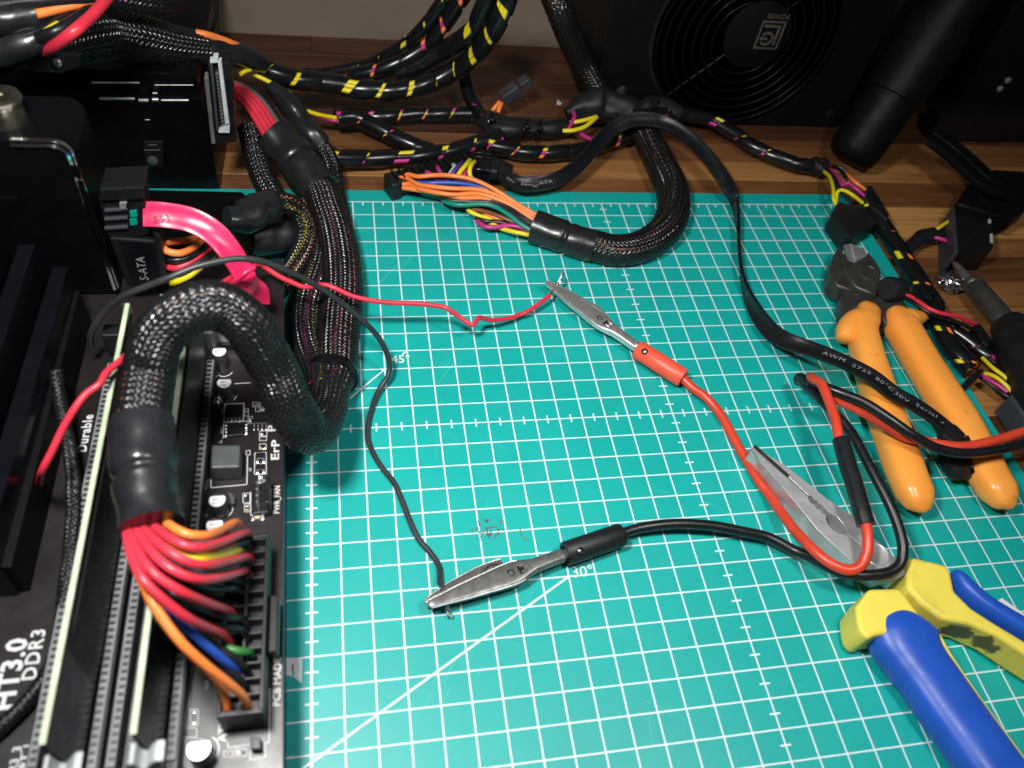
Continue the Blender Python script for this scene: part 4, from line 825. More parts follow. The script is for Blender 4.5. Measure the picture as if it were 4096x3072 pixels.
ridge = [(-135, 560), (-60, 680), (0, 745), (110, 870), (260, 1050), (430, 1258), (560, 1380), (770, 1568), (1000, 1690), (1140, 1675)]
outer = [(-165, 560), (-115, 700), (-60, 800), (60, 965), (170, 1130), (310, 1335), (450, 1480), (700, 1640), (900, 1745), (1140, 1675)]
topB = poly('23', ridge+tB+inner, zj); botB = poly('23', outer, .35)+poly('23', tB+inner, zj)
part('jaw', frust(botB, topB, .15, zj), 'tool_steel', cp, smooth=False, bevel=.01, seg=1)
sr = MB()
for k in range(26):
    f = k/25; x, y = -112+285*f, 540+254*f; c = pt('23', x, y, zj); d2 = pt('23', x+20, y+18, zj)-c; d2 /= np.linalg.norm(d2); n2 = np.array([-d2[1], d2[0], 0])
    sr.obox(c+np.array([0, 0, .008]), d2*.035, n2*.07, (0, 0, .012))
part('serration', sr, 'black_steel', cp, smooth=False, kind='stuff')
part('joint_ring', MB().lathe(pt('23', 930, 1470, zj), (0, 0, 1), [(-.2, .5), (.03, .5), (.05, .46), (.03, .42), (.03, 0)], 36), 'tool_steel', cp)
part('joint_plate', MB().prism(poly('23', ((320, 930), (560, 1060), (760, 1250), (780, 1350), (560, 1330), (420, 1180), (300, 1000)), .5), .12, .5), 'tool_steel', cp, smooth=False)
zh, zt_ = .85, 1.55
# near grip: chamfered yellow head and spine, blue inlay filling the rest
part('grip', MB().prism(poly('33', ((875, 108), (1135, 100), (1195, 165), (1310, 320), (1440, 475), (1480, 560), (1430, 590), (1250, 520), (1060, 490), (930, 512), (872, 545), (800, 480), (778, 390), (765, 262)), zt_), .1, zt_), 'yellow_grip', cp, smooth=True, bevel=.24, seg=4, label='yellow plier grip')
P = path(tr('33', (1370, 500, zh), (1410, 575, zh), (1480, 705, zh), (1620, 920, zh), (1805, 1190, zh), (2030, 1500, zh), (2280, 1850, zh), (2470, 2100, zh)), .15)
n = len(P); k1 = np.ones(n)
part('grip_spine', MB().loft(P, .2*k1, .7*k1, .75*k1, .52*k1, n=28, e=3.6), 'yellow_grip', cp, label='yellow spine of plier grip', angle=50)
P = path(tr('33', (1115, 345, zh), (1125, 400, zh), (1145, 500, zh), (1190, 610, zh), (1275, 750, zh), (1390, 910, zh), (1570, 1170, zh), (1790, 1480, zh), (2050, 1850, zh), (2230, 2100, zh)), .10)
s = arc(P)/arc(P)[-1]; q = [0, .012, .035, .07, .11, .16, .22, .3, .45, .6, 1]
part('grip_inlay', MB().loft(P, ip(q, [.1, .55, .9, 1.2, 1.3, 1.24, 1.16, 1.12, 1.10, 1.08, 1.08]), ip(q, [.1, .55, .85, 1.15, 1.3, 1.24, 1.12, 1.05, 1.04, 1.02, 1.0]), ip(q, [.1, .5, .75, .8, .8, .8, .8, .8, .8, .8, .8]), ip(q, [.55, .70, .78, .86, .88, .84, .80, .78, .78, .78, .78]), n=40, e=2.6), 'blue_grip', cp, label='blue inlay of plier grip', angle=60)
# far grip
part('grip', MB().prism(poly('23', ((1222, 1510), (1250, 1488), (1545, 1558), (1590, 1640)), zt_)+poly('33', ((1620, 130), (1760, 270), (1960, 400), (2212, 550), (2600, 790), (2600, 905), (2212, 660), (1990, 515), (1740, 405), (1600, 385), (1500, 360), (1330, 235), (1200, 95)), zt_), .1, zt_), 'dirty_yellow', cp, smooth=True, bevel=.16, seg=3, label='grimy yellow plier grip')
P = path(tr('33', (1545, 8, zh), (1580, 70, zh), (1660, 175, zh), (1790, 290, zh), (1950, 395, zh), (2200, 545, zh), (2500, 735, zh), (2760, 900, zh)), .10)
s = arc(P)/arc(P)[-1]; q = [0, .015, .05, .12, .2, .4, .7, 1]
part('grip_inlay', MB().loft(P, ip(q, [.1, .30, .42, .52, .55, .55, .55, .55]), ip(q, [.1, .20, .24, .30, .32, .32, .32, .32]), ip(q, [.1, .5, .8, .8, .8, .8, .8, .8]), ip(q, [.60, .74, .80, .82, .82, .82, .82, .82]), n=28, e=2.6), 'blue_grip', cp, label='blue inlay of plier grip', angle=60)
ft = thing('tool_tip', 'bright flat steel tool tip beside the far blue grip at the picture edge', 'tool', pt('33', 2100, 300, 0))
P = path(tr('33', (1990, 215, 1.0), (2040, 258, 1.05), (2110, 315, 1.1), (2212, 400, 1.15), (2400, 560, 1.2)), .1); n = len(P); s = np.linspace(0, 1, n)
part('blade', MB().loft(P, .20+.1*s, .20+.1*s, .08+.12*s, .08+.12*s, e=5), 'alu_top', ft)
part('shaft', MB().tube(np.array([P[-1]-(P[-1]-P[-2])*3, P[-1]+(P[-1]-P[-4])*12]), .32, 16), 'alu_top', ft)

# small scraps
solo('plastic_scrap', MB().prism(poly('g', ((1660, 480), (1700, 455), (1780, 475), (1810, 452), (1860, 460), (1880, 500), (1880, 528), (1690, 530)), -.2), -.29, -.15), 'paper_white', 'scrap of white plastic on the wood at the mat edge under the ribbon', 'scrap', smooth=False, bevel=.02)
mb = MB(); Pp = tr('02', (390, 905, -.2), (400, 870, -.1), (412, 905, -.15), (425, 885, -.1)); mb.tube(path(Pp, .03), .045, 6)
solo('clear_scrap', mb, 'paper_white', 'tiny clear plastic offcut on dark wood near the taped hub', 'scrap')
solo('brown_fibre', MB().tube(path(tr('e', (1030, 88, .03), (1032, 120, .03), (1050, 165, .03), (1080, 195, .03), (1112, 205, .03)), .03), .018, 6), 'fibre_brown', 'curled brown fibre lying on the mat above the dull clip', 'fibre')
# ================================================================== MOTHERBOARD (raised on a flat box)
ZB = 3.0
mo = thing('motherboard', 'black computer motherboard with white lettering carrying memory slots and power socket', 'motherboard', (-6, -20, 2.84))
part('circuit_board', MB().prism([(-.92, -7.5), (-.42, -34), (-18, -34), (-18, -7.5)], 2.84, ZB), 'pcb_black', mo, smooth=False, bevel=.01, seg=1)
bx_ = thing('flat_box', 'dark blue flat box propping the motherboard above the mat', 'box', (-8, -20, 0))
part('box_body', MB().prism([(-1.0, -9), (-.62, -33), (-17, -33), (-17, -9)], .02, 2.83), 'box_blue', bx_, smooth=False, bevel=.05)

class Silk:
    def __init__(s): s.mb = MB(); s.k = 0
    def seg(s, a, b, wd=.025):
        a, b = np.array(a)[:2], np.array(b)[:2]; d = b-a; L_ = np.linalg.norm(d); d /= L_; nn = np.array([-d[1], d[0]])*wd/2; z = ZB+.006+.0012*(s.k % 6); s.k += 1
        V = [[*(a-nn), z], [*(b-nn), z], [*(b+nn), z], [*(a+nn), z]]; s.mb.add(V, [(0, 1, 2, 3)])
    def line(s, code, pts, wd=.025, close=False):
        P = [pt(code, x, y, ZB) for x, y in pts]
        if close: P.append(P[0])
        for a, b in zip(P[:-1], P[1:]): s.seg(a, b, wd)
    def arc(s, code, c, r, a0, a1, wd=.03, n=14):
        c = pt(code, *c, ZB); A = [c[:2]+r*np.array([math.cos(q), math.sin(q)]) for q in np.radians(np.linspace(a0, a1, n))]
        for a, b in zip(A[:-1], A[1:]): s.seg(a, b, wd)
    def done(s, name='board_print'): part(name, s.mb, 'silk', mo, smooth=False)
sk = Silk()
sk.line('a', ((660, 420), (640, 760), (625, 1100), (598, 1659)), .02); sk.line('b', ((595, 0), (560, 560), (530, 1000), (495, 1430)), .02); sk.line('d', ((310, 180), (245, 1000), (200, 1640)), .03)
sk.line('a', ((590, 142), (745, 138)), .03); sk.line('a', ((1020, 772), (1275, 757)), .03)
sk.line('a', ((870, 1095), (1170, 1082), (1160, 1360), (850, 1382), (870, 1095)), .03)
sk.line('a', ((850, 1382), (1222, 1365)), .03); sk.line('a', ((850, 1400), (840, 1640)), .03); sk.line('a', ((850, 1618), (1225, 1575)), .03)
sk.line('b', ((645, 630), (648, 755), (1215, 705), (1225, 260)), .022)
sk.line('b', ((1340, 205), (1520, 195), (1522, 545), (1335, 545)), .02, True); sk.line('b', ((1345, 380), (1515, 372)), .02)
sk.line('b', ((1600, 780), (1597, 1160), (1275, 1190), (1275, 820)), .022); sk.line('b', ((1420, 545), (1405, 690), (1525, 640)), .02)
sk.line('c', ((1580, 230), (1580, 840)), .015); sk.line('d', ((1405, 540), (1395, 1295), (1330, 1310), (1345, 1510), (1125, 1545), (1130, 1410)), .025); sk.line('d', ((810, 1300), (815, 1375), (1130, 1330)), .025)
sk.arc('a', (860, 560), .29, 200, 340); sk.arc('a', (910, 950), .31, 190, 350); sk.arc('b', (830, 1100), .31, -100, 30); sk.arc('d', (480, 1420), .37, -70, 60, .04)
for (c, x, y, w_, h_) in (('a', 1305, 1065, 120, 75), ('a', 1350, 1140, 70, 70), ('a', 1425, 1140, 60, 65), ('a', 1180, 1165, 60, 120), ('a', 1235, 1290, 70, 110), ('a', 1415, 1520, 115, 80), ('a', 1415, 1610, 110, 60),
                          ('b', 1415, 65, 105, 85), ('b', 1155, 845, 110, 150), ('b', 1180, 1010, 90, 125), ('b', 1405, 550, 120, 80), ('b', 1205, 170, 60, 70), ('d', 285, 840, 110, 220), ('d', 235, 1100, 140, 130), ('d', 760, 1415, 120, 85), ('d', 910, 1390, 170, 100)):
    sk.line(c, ((x, y), (x+w_, y-3), (x+w_, y+h_), (x, y+h_)), .018, True)
for (x, y) in ((760, 1065), (755, 615)): sk.line('a', ((x-28, y), (x+28, y)), .03); sk.line('a', ((x, y-30), (x, y+30)), .03)
sk.done()
UPY, LX = (0, 1, 0), (-1, 0, 0)
def btext(s_, code, x, y, cap, up=LX, dx=UPY, off=.0, spread=1.0, wide=1.0): letters(s_, pt(code, x, y, ZB)+np.array([0, 0, .009]), dx, up, cap, 'silk', mo, off=off, spread=spread, wide=wide)
btext('ErP', 'b', 1718, 322, .26, off=.02, wide=1.55, spread=1.05); btext('P', 'a', 1665, 1530, .26, off=.02, wide=1.5)
btext('PWR_FAN', 'b', 1728, 1165, .19, off=.012, wide=.85); btext('PCB MADE', 'd', 1548, 790, .20, off=.008)
btext('ATX', 'd', 790, 1290, .22, off=.02)
btext('PD22', 'a', 850, 1268, .085); btext('PD23', 'a', 838, 1555, .085); btext('EC44', 'a', 745, 1030, .085); btext('L4', 'b', 1285, 495, .09); btext('ZL', 'b', 820, 55, .09)
btext('R28', 'd', 540, 550, .10); btext('A', 'c', 1735, 1200, .2, off=.02)
btext('HT3.0', '30', 105, 1160, .52, off=.03, spread=1.05); btext('DDR3', '30', 305, 900, .36, off=.02, spread=1.15); btext('Durable', '20', 742, 590, .30, off=.02, spread=1.1)
btext('DDR3_1', '30', 205, 1830, .21, off=.02); btext('DDR3_3', '30', 110, 1860, .21, off=.02)
# electrolytic capacitors
def capac(code, x, y, r, ztop=3.8):
    c = pt(code, x, y, ztop); c0 = np.array([c[0], c[1], ZB])
    o = part('capacitor', MB().lathe(c0, (0, 0, 1), [(0, r), (.06, r), (.1, r*.93), (.14, r), (ztop-ZB-.05, r), (ztop-ZB, r*.93)], 28), 'cap_sleeve', mo, angle=40)
    a = np.radians(np.linspace(-215, 35, 28)); top = [(c[0]+r*.92*math.cos(q), c[1]+r*.92*math.sin(q)) for q in a]
    part('cap_top', MB().prism(top, ztop-.02, ztop+.02), 'alu_top', o, smooth=False)
    letters('66', (c[0]-r*.5, c[1]-r*.1, ztop+.023), (1, 0, 0), (0, 1, 0), r*.42, 'choke_grey', o, 'cap_mark'); letters('5N5', (c[0]-r*.6, c[1]-r*.65, ztop+.023), (1, 0, 0), (0, 1, 0), r*.36, 'choke_grey', o, 'cap_mark')
for q in (('a', 778, 262, .25), ('a', 857, 755, .25), ('b', 748, 950, .26), ('b', 705, 1345, .26), ('d', 405, 1390, .31)): capac(*q)
# choke, chips, small parts
def chip(name, code, pts, z1, mat, bevel=.02, z0=ZB):
    return part(name, MB().prism(poly(code, pts, z1), z0, z1), mat, mo, smooth=False, bevel=bevel)
chip('choke', 'b', ((655, 75), (1110, 75), (1095, 425), (640, 440)), 3.75, 'choke_grey', .06)
chip('transistor', 'a', ((885, 1110), (1140, 1098), (1130, 1310), (880, 1325)), 3.12, 'black_plastic'); chip('transistor', 'a', ((905, 1400), (1175, 1388), (1165, 1570), (895, 1595)), 3.12, 'black_plastic'); chip('chip', 'a', ((1290, 1320), (1520, 1310), (1540, 1390), (1300, 1400)), 3.06, 'black_plastic')
for x in (915, 975, 1040, 1100): chip('solder_leg', 'a', ((x-14, 1325), (x+14, 1323), (x+14, 1362), (x-14, 1364)), 3.06, 'contact_tin', .01)
for y in (1425, 1475, 1528, 1578): chip('solder_leg', 'a', ((868, y-15), (900, y-17), (900, y+13), (868, y+15)), 3.06, 'contact_tin', .01)
for y in (1410, 1455, 1500, 1545): chip('solder_leg', 'a', ((1185, y-15), (1225, y-17), (1225, y+13), (1185, y+15)), 3.06, 'contact_tin', .01)
for x in (1330, 1392, 1455, 1518): chip('solder_leg', 'a', ((x-10, 1400), (x+14, 1400), (x+10, 1500), (x-12, 1500)), 3.05, 'contact_tin', .01)
for x, y in ((1382, 330), (1478, 325), (1382, 500), (1478, 495)): chip('solder_leg', 'b', ((x-18, y-35), (x+18, y-38), (x+22, y+28), (x-22, y+32)), 3.08, 'contact_tin', .02)
for y in (150, 330): chip('small_diode', 'b', ((1360, y+45), (1505, y+40), (1505, y+140), (1360, y+145)), 3.1, 'black_plastic')
for c, x, y in (('a', 1345, 1100), ('a', 1390, 1100), ('a', 1388, 1175), ('a', 1455, 1170), ('a', 1210, 1200), ('a', 1262, 1320), ('a', 1262, 1350), ('a', 1450, 1560), ('b', 1440, 130), ('b', 1495, 130), ('b', 1190, 870), ('b', 1190, 920), ('b', 1190, 970), ('b', 1220, 1035), ('b', 1220, 1100), ('b', 1440, 585), ('b', 1500, 585), ('d', 340, 880), ('d', 340, 1030), ('d', 810, 1455), ('d', 960, 1440), ('d', 1030, 1435), ('b', 565, 1120), ('b', 565, 1190)):
    chip('resistor', c, ((x-18, y-14), (x+18, y-15), (x+18, y+13), (x-18, y+14)), 3.05, random.choice(('contact_tin', 'tan_part', 'contact_tin', 'grey_plastic')), .008)
chip('tan_resistor', 'b', ((1330, 1180), (1425, 1172), (1425, 1235), (1330, 1242)), 3.1, 'tan_part', .015); chip('solder_leg', 'b', ((1285, 1190), (1325, 1188), (1325, 1265), (1285, 1270)), 3.1, 'contact_tin', .02); chip('solder_leg', 'b', ((1430, 1185), (1485, 1180), (1490, 1255), (1435, 1265)), 3.1, 'contact_tin', .02)
chip('jumper_block', 'b', ((905, 830), (960, 820), (1025, 880), (1020, 995), (960, 1000), (940, 910)), 3.3, 'choke_grey', .03)
# fan header with pins
hd = chip('fan_header', 'b', ((1300, 700), (1590, 685), (1590, 1135), (1300, 1160)), 3.28, 'black_plastic', .03)
part('header_wall', MB().prism(poly('b', ((1530, 690), (1595, 685), (1595, 1130), (1530, 1135)), 3.28), 3.2, 3.85), 'black_plastic', mo, smooth=False, bevel=.03)
for y in (790, 890, 990, 1090):
    c = pt('b', 1400, y, 3.3); part('pin', MB().box(c[0]-.03, c[0]+.03, c[1]-.03, c[1]+.03, 3.2, 3.75), 'contact_tin', mo, smooth=False)
# power socket: wall ring + lug
sx0, sx1, sy0, sy1 = -2.12, -.97, -25.95, -20.75
soc = part('power_socket', MB().box(sx0, sx1, sy0, sy0+.1, ZB, 4.25).box(sx0, sx1, sy1-.1, sy1, ZB, 4.25).box(sx0, sx0+.1, sy0+.1, sy1-.1, ZB, 4.25).box(sx1-.1, sx1, sy0+.1, sy1-.1, ZB, 4.25), 'black_plastic', mo, smooth=False, bevel=.02)
part('socket_lug', MB().box(sx1, sx1+.28, -24.2, -22.5, 3.3, 3.8), 'black_plastic', mo, smooth=False, bevel=.05)
part('socket_foot', MB().prism(poly('d', ((1130, 1225), (1275, 1225), (1280, 1395), (1135, 1405)), 3.3), ZB, 3.35), 'choke_grey', mo, smooth=False, bevel=.03)
# memory slots
for x in (-3.48, -4.42, -5.34, -6.26):
    sl = part('memory_slot', MB().box(x-.42, x-.09, -27.3, -13.0, ZB, 3.62).box(x+.09, x+.42, -27.3, -13.0, ZB, 3.62).box(x-.09, x+.09, -27.3, -13.0, ZB, 3.25), 'slot_black', mo, smooth=False, bevel=.03, seg=1)
    part('slot_rail', MB().box(x+.12, x+.36, -26.7, -13.4, 3.6, 3.72), 'slot_grey', sl, smooth=False, bevel=.02, seg=1)
    part('slot_rail', MB().box(x-.36, x-.12, -26.7, -13.4, 3.6, 3.72), 'slot_grey', sl, smooth=False, bevel=.02, seg=1)
    pins = MB()
    for k in range(66):
        yy = -26.5+k*.2
        for sgn in (-1, 1): pins.box(x+sgn*.22-.075, x+sgn*.22+.075, yy-.045, yy+.045, 3.70, 3.728)
    part('slot_contacts', pins, 'slot_black', sl, smooth=False, kind='stuff')
    for ya, yb, zz in ((-12.95, -12.4, 4.6), (-27.95, -27.32, 4.3)): part('slot_tower', MB().box(x-.42, x+.42, ya, yb, ZB, zz), 'choke_grey' if x > -3.6 else 'slot_black', sl, smooth=False, bevel=.06)
for nm, x, lab in (('memory_module', -3.48, 'memory module with pale green edge standing nearest the power socket'), ('memory_module', -5.34, 'memory module with pale green edge standing by the HT3.0 lettering')):
    mm = thing(nm, lab, 'memory module', (x, -20, 3.4))
    y0, y1 = -26.86, -13.4
    part('module_board', MB().box(x-.064, x+.064, y0, y1, 3.3, 6.55), 'ram_face', mm, smooth=False)
    part('module_edge', MB().box(x-.07, x+.07, y0+.005, y1-.005, 6.552, 6.60), 'ram_edge', mm, smooth=False, bevel=.01, seg=1)
    part('module_cover', frust([(x+.065, y0+2.2), (x+.125, y0+2.9), (x+.125, y1-.1), (x+.065, y1-.1)], [(x+.065, y0+2.2), (x+.115, y0+2.9), (x+.115, y1-.1), (x+.065, y1-.1)], 3.9, 6.25), 'black_plastic', mm, smooth=False, bevel=.015, seg=1)
# white end latches
for k, P in enumerate((((390, 1545), (425, 1540), (470, 1570), (520, 1605), (565, 1612), (610, 1560), (650, 1520), (722, 1508), (705, 1700), (390, 1700)), ((1130, 1445), (1170, 1440), (1230, 1490), (1275, 1500), (1320, 1440), (1360, 1415), (1432, 1410), (1420, 1560), (1395, 1700), (1095, 1700)))):
    F_ = np.array([ptY('30', x, y, -27.05) for x, y in P]); n = len(F_)
    V = np.concatenate([F_, F_-np.array([0, .45, 0])]); mbk = MB().add(V, [tuple(range(n)), tuple(range(2*n-1, n-1, -1))]+[(i, n+i, n+(i+1) % n, (i+1) % n) for i in range(n)])
    part('slot_latch', mbk, 'white_plastic', mo, smooth=False, bevel=.04)
# chipset fins beyond the memory
for k in range(7): part('heatsink_fin', MB().box(-5.3, -2.4, -12.2+k*.35, -12.08+k*.35, ZB, 3.9-.05*k), 'tool_steel', mo, smooth=False)
part('heatsink_base', MB().box(-5.35, -2.35, -12.35, -9.8, ZB, 3.3), 'black_plastic', mo, smooth=False, bevel=.02)

# ================================================================== MAIN POWER CABLE (plugged into the motherboard, looping over it)
mp = thing('braided_cable', 'thick braided power cable looping high over the memory into the motherboard socket', 'cable', (-2, -20, 3))
R0 = [.66, .68, .68, .68, .70, .72, .76]
lp = tr('20', (1240, 440, 7.65), (1225, 250, 7.9), '10', (1285, 1560, 8.2), (1320, 1380, 8.7), (1410, 1200, 9.2), (1560, 1060, 9.6), (1750, 985, 9.7), (1930, 1000, 9.5), '11', (-90, 1130, 9.0), (40, 1330, 8.1), (160, 1540, 7.1), '21', (265, 130, 6.1), (365, 300, 5.0), (430, 410, 4.2), (510, 410, 3.5), (590, 270, 2.9), (630, 70, 2.4))
braided(mp, lp, R0, ['black', 'red', 'black', 'grey', 'red', 'black', 'orange', 'black'], 20, 4.6, fill=.70, amp=.035)
shrink(mp, tr('20', (1215, 330, 7.75), (1235, 560, 7.65), (1245, 780, 7.55), (1275, 1010, 7.45), (1310, 1235, 7.40)), [.80, .84, .86, .77, .75, .79], lump=.05, ring=.52)
z6, z5, z4 = 6.0, 5.6, 4.2
mw = [('orange', '20', ((1440, 1200, 7.40), (1530, 1260, 7.70), (1650, 1305, 7.70), (1800, 1305, 7.30), (1920, 1255, 6.29), (2020, 1200, 5.21), (2060, 1200, 4.20), (2070, 1225, 3.80))),
      ('red', '20', ((1330, 1230, 7.40), (1450, 1320, 7.80), (1600, 1395, 7.90), (1760, 1410, 7.60), (1930, 1360, 6.66), (2080, 1300, 5.39), (2140, 1290, 4.30), (2150, 1320, 3.80))),
      ('yellow', '20', ((1330, 1290, 7.30), (1450, 1400, 7.50), (1600, 1480, 7.50), (1750, 1505, 7.30), (1900, 1490, 6.48), (2030, 1450, 5.39), (2085, 1440, 4.20), (2095, 1465, 3.80))),
      ('red', '20', ((1230, 1240, 7.40), (1340, 1350, 7.90), (1480, 1460, 8.10), (1650, 1545, 7.90), (1820, 1560, 7.40), (1980, 1530, 6.29), (2110, 1495, 5.03), (2160, 1500, 4.20), (2165, 1530, 3.80))),
      ('grey', '20', ((1220, 1280, 7.20), (1330, 1420, 7.40), (1480, 1540, 7.40), (1640, 1610, 7.20), (1830, 1620, 6.29), (2020, 1580, 5.03), (2110, 1580, 4.20), (2120, 1600, 3.80))),
      ('red', '20', ((1170, 1250, 7.40), (1270, 1400, 7.90), (1400, 1540, 8.10), (1560, 1640, 8.00), (1740, 1690, 7.60), (1920, 1670, 6.66), (2060, 1630, 5.39), (2130, 1610, 4.20), (2150, 1640, 3.80))),
      ('red', '20', ((1110, 1250, 7.40), (1180, 1430, 7.90), (1290, 1590, 8.10), '30', (1410, 40, 8.00), (1600, 150, 7.60), (1790, 230, 6.66), (1950, 290, 5.39), (2010, 330, 4.30), (2020, 370, 3.80))),
      ('red', '20', ((1085, 1240, 7.30), (1120, 1430, 7.80), (1180, 1590, 8.10), '30', (1270, 70, 8.10), (1450, 235, 7.70), (1650, 380, 7.02), (1820, 460, 5.93), (1930, 510, 5.03), (1985, 580, 4.20), (1985, 620, 3.80))),
      ('orange', '20', ((1110, 1260, 7.02), (1140, 1480, 7.30), '30', (1190, -30, 7.50), (1300, 190, 7.60), (1410, 370, 7.40), (1580, 590, 7.02), (1800, 790, 6.29), (1980, 930, 5.57), (2100, 1040, 4.84), (2140, 1120, 4.20), (2140, 1160, 3.80))),
      ('orange', '20', ((1130, 1270, 6.66), (1160, 1480, 6.84), '30', (1230, 40, 7.20), (1320, 250, 7.20), (1480, 480, 6.66), (1660, 690, 6.11), (1790, 810, 5.57), (1890, 930, 5.03), (1950, 1060, 4.48), (1965, 1140, 4.20), (1965, 1170, 3.80))),
      ('blue', '30', ((1270, 90, 6.84), (1420, 270, 7.02), (1580, 420, 6.48), (1780, 600, 5.75), (1950, 740, 5.03), (2050, 830, 4.30), (2070, 880, 3.80))),
      ('black', '30', ((1350, 60, 6.66), (1550, 190, 6.66), (1800, 310, 5.75), (1980, 360, 5.21), (2090, 370, 4.48), (2130, 410, 3.80))),
      ('black', '20', ((1330, 1300, 6.66), (1500, 1550, 6.29), '30', (1650, 60, 6.11), (1850, 110, 5.39), (2000, 110, 4.84), (2080, 140, 4.20), (2090, 180, 3.80))),
      ('black', '30', ((1450, 240, 6.11), (1650, 480, 5.57), (1850, 600, 5.03), (2030, 720, 4.66), (2120, 800, 4.30), (2140, 840, 3.80))),
      ('black', '30', ((1450, 210, 6.48), (1700, 380, 5.75), (1900, 440, 5.21), (2060, 460, 4.66), (2120, 500, 4.20), (2130, 540, 3.80))),
      ('black', '30', ((1500, 300, 5.57), (1700, 560, 5.21), (1900, 760, 4.84), (2050, 880, 4.48), (2120, 960, 4.20), (2130, 1000, 3.80))),
      ('black', '20', ((1400, 1280, 6.66), (1600, 1600, 5.93), '30', (1780, 30, 5.57), (1950, 30, 5.03), (2090, 60, 4.30), (2120, 100, 3.80))),
      ('grey', '20', ((1400, 1230, 7.20), (1650, 1360, 7.02), (1850, 1380, 6.29), (2020, 1330, 5.21), (2090, 1350, 4.00))),
      ('brown', '20', ((1350, 1250, 7.02), (1550, 1430, 7.20), (1750, 1480, 6.84), (1950, 1430, 5.93), (2060, 1390, 4.48), (2080, 1410, 3.90))),
      ('green', '30', ((1960, 620, 4.66), (2040, 645, 4.66), (2120, 655, 4.48), (2160, 660, 4.20), (2170, 690, 3.90)))]
for dy, dx, e in ((0, 0, 0), (75, 10, .1), (-70, 5, .05), (150, 0, -.1), (-150, -15, .1)):
    mw.append(('black', '20', ((1500, 1420+dy*.3, 6.3), (1700, 1500+dy*.6, 6.1+e), (1900, 1500+dy, 5.5+e), (2050+dx, 1460+dy, 4.9), (2130+dx, 1450+dy, 4.4), (2145+dx, 1480+dy, 3.9))))
for c, z, pts in mw: wire(mp, tr(z, *pts), .113, c+'_wire', n=12)
pb = MB(); px0, px1, py0, py1 = sx0+.11, sx1-.11, sy0+.11, sy1-.11; xm = (px0+px1)/2
pb.box(px0, px1, py0, py1, 3.05, 3.75)
part('plug_body', pb, 'black_plastic', mp, smooth=False)
pw = MB(); pw.box(xm-.03, xm+.03, py0, py1, 3.75, 4.16)
for k in range(13):
    yy = py0+.02+k*(py1-py0-.04)/12; pw.box(px0, xm-.031, yy-.02, yy+.02, 3.75, 4.18); pw.box(xm+.031, px1, yy-.02, yy+.02, 3.75, 4.18)
part('plug_cells', pw, 'cell_black', mp, smooth=False, kind='stuff')

# ================================================================== BRAIDED BUNDLES RISING FROM THE LOOP
ba = thing('braided_cable', 'long fat braided cable with red wires entering a grey heatshrink beside the drive', 'cable', pt('11', 700, 700, 0))
braided(ba, tr('21', (640, 90, 1.5), '11', (690, 1560, 1.1), (700, 1350, 1.0), (715, 1150, .95), (740, 950, .9), (740, 750, .9), (720, 550, .95), (680, 350, 1.1), (620, 170, 1.3), (570, 20, 1.5), '01', (480, 1560, 1.7)), [.66, .80, .86, .90, .92, .92, .90, .86, .84, .82], ['red', 'black', 'red', 'black', 'red', 'red', 'black', 'magenta', 'black', 'red'], 20, 4.6, fill=.62)
shrink(ba, tr('01', (565, 1655, 1.45), (480, 1560, 1.65), (360, 1400, 2.0), (270, 1290, 2.2), (155, 1180, 2.5)), [.98, 1.02, 1.0, .98, 1.0, 1.04], lump=.04, ring=.5)
for k, (c, o, lo) in enumerate((('red', -84, 0), ('red', -46, .12), ('red', -8, .1), ('red', 30, 0), ('grey', 66, -.1), ('black', 92, -.2), ('red', -60, -.32), ('red', 12, -.34))):
    wire(ba, tr('01', (200+o*.8, 1215-o*.45, 2.6+lo), (120+o*.8, 1080-o*.45, 2.9+lo), (30+o*.75, 940-o*.4, 3.3+lo), (-60+o*.7, 840-o*.35, 3.6+lo), (-160+o*.6, 770-o*.3, 3.7+lo), (-300+o*.5, 720-o*.3, 3.8+lo)), .175, c+'_wire', n=12)
bb = thing('braided_cable', 'slim braided cable with yellow and white flecks pressed against the fat red one', 'cable', pt('11', 460, 1100, 0))
braided(bb, tr('21', (560, 60, 1.7), '11', (545, 1600, 1.4), (500, 1480, 1.1), (450, 1330, .9), (430, 1150, .8), (450, 980, .75), (500, 830, .75), (550, 680, .75), (575, 540, .75), (560, 420, .75), (530, 330, .8), (480, 230, .85), (420, 130, .9)), .62, ['yellow', 'black', 'black', 'white', 'black', 'yellow', 'black', 'magenta'], 16, 4.0, fill=.62)
bc = thing('braided_cable', 'small braided cable with orange flecks curling from a grey heatshrink under the pink ribbon', 'cable', pt('11', 350, 600, 0))
braided(bc, tr('j', (600, 470, 3.0), (780, 490, 2.7), (900, 560, 2.2), (980, 680, 1.7), (1010, 800, 1.3), (990, 950, 1.1), (920, 1100, 1.0), (820, 1260, .9), (690, 1420, .9), (560, 1560, .9), (430, 1700, .9)), .50, ['orange', 'yellow', 'black', 'brown', 'orange', 'black'], 14, 3.4, fill=.56)
shrink(bc, tr('j', (660, 490, 2.95), (520, 540, 3.2), (400, 610, 3.4), (260, 650, 3.6), (130, 640, 3.8)), [.56, .72, .80, .72, .55, .5], lump=.14)
shrink(bc, tr('j', (420, 860, 1.5), (600, 860, 1.4), (760, 830, 1.3), (900, 760, 1.2)), [.7, .75, .7, .5], lump=.08, mat='black_rubber')
bd = thing('braided_cable', 'dark braided cable dropping behind the fat heatshrink onto the wood', 'cable', pt('j', 500, 300, 0))
braided(bd, tr('01', (-60, 1100, 2.6), (-20, 1250, 2.2), (10, 1400, 1.8), (70, 1560, 1.4), '11', (160, 60, 1.1), (230, 200, .9), (270, 330, .8)), .56, ['black', 'black', 'brown', 'black'], 14, 3.6, fill=.62)
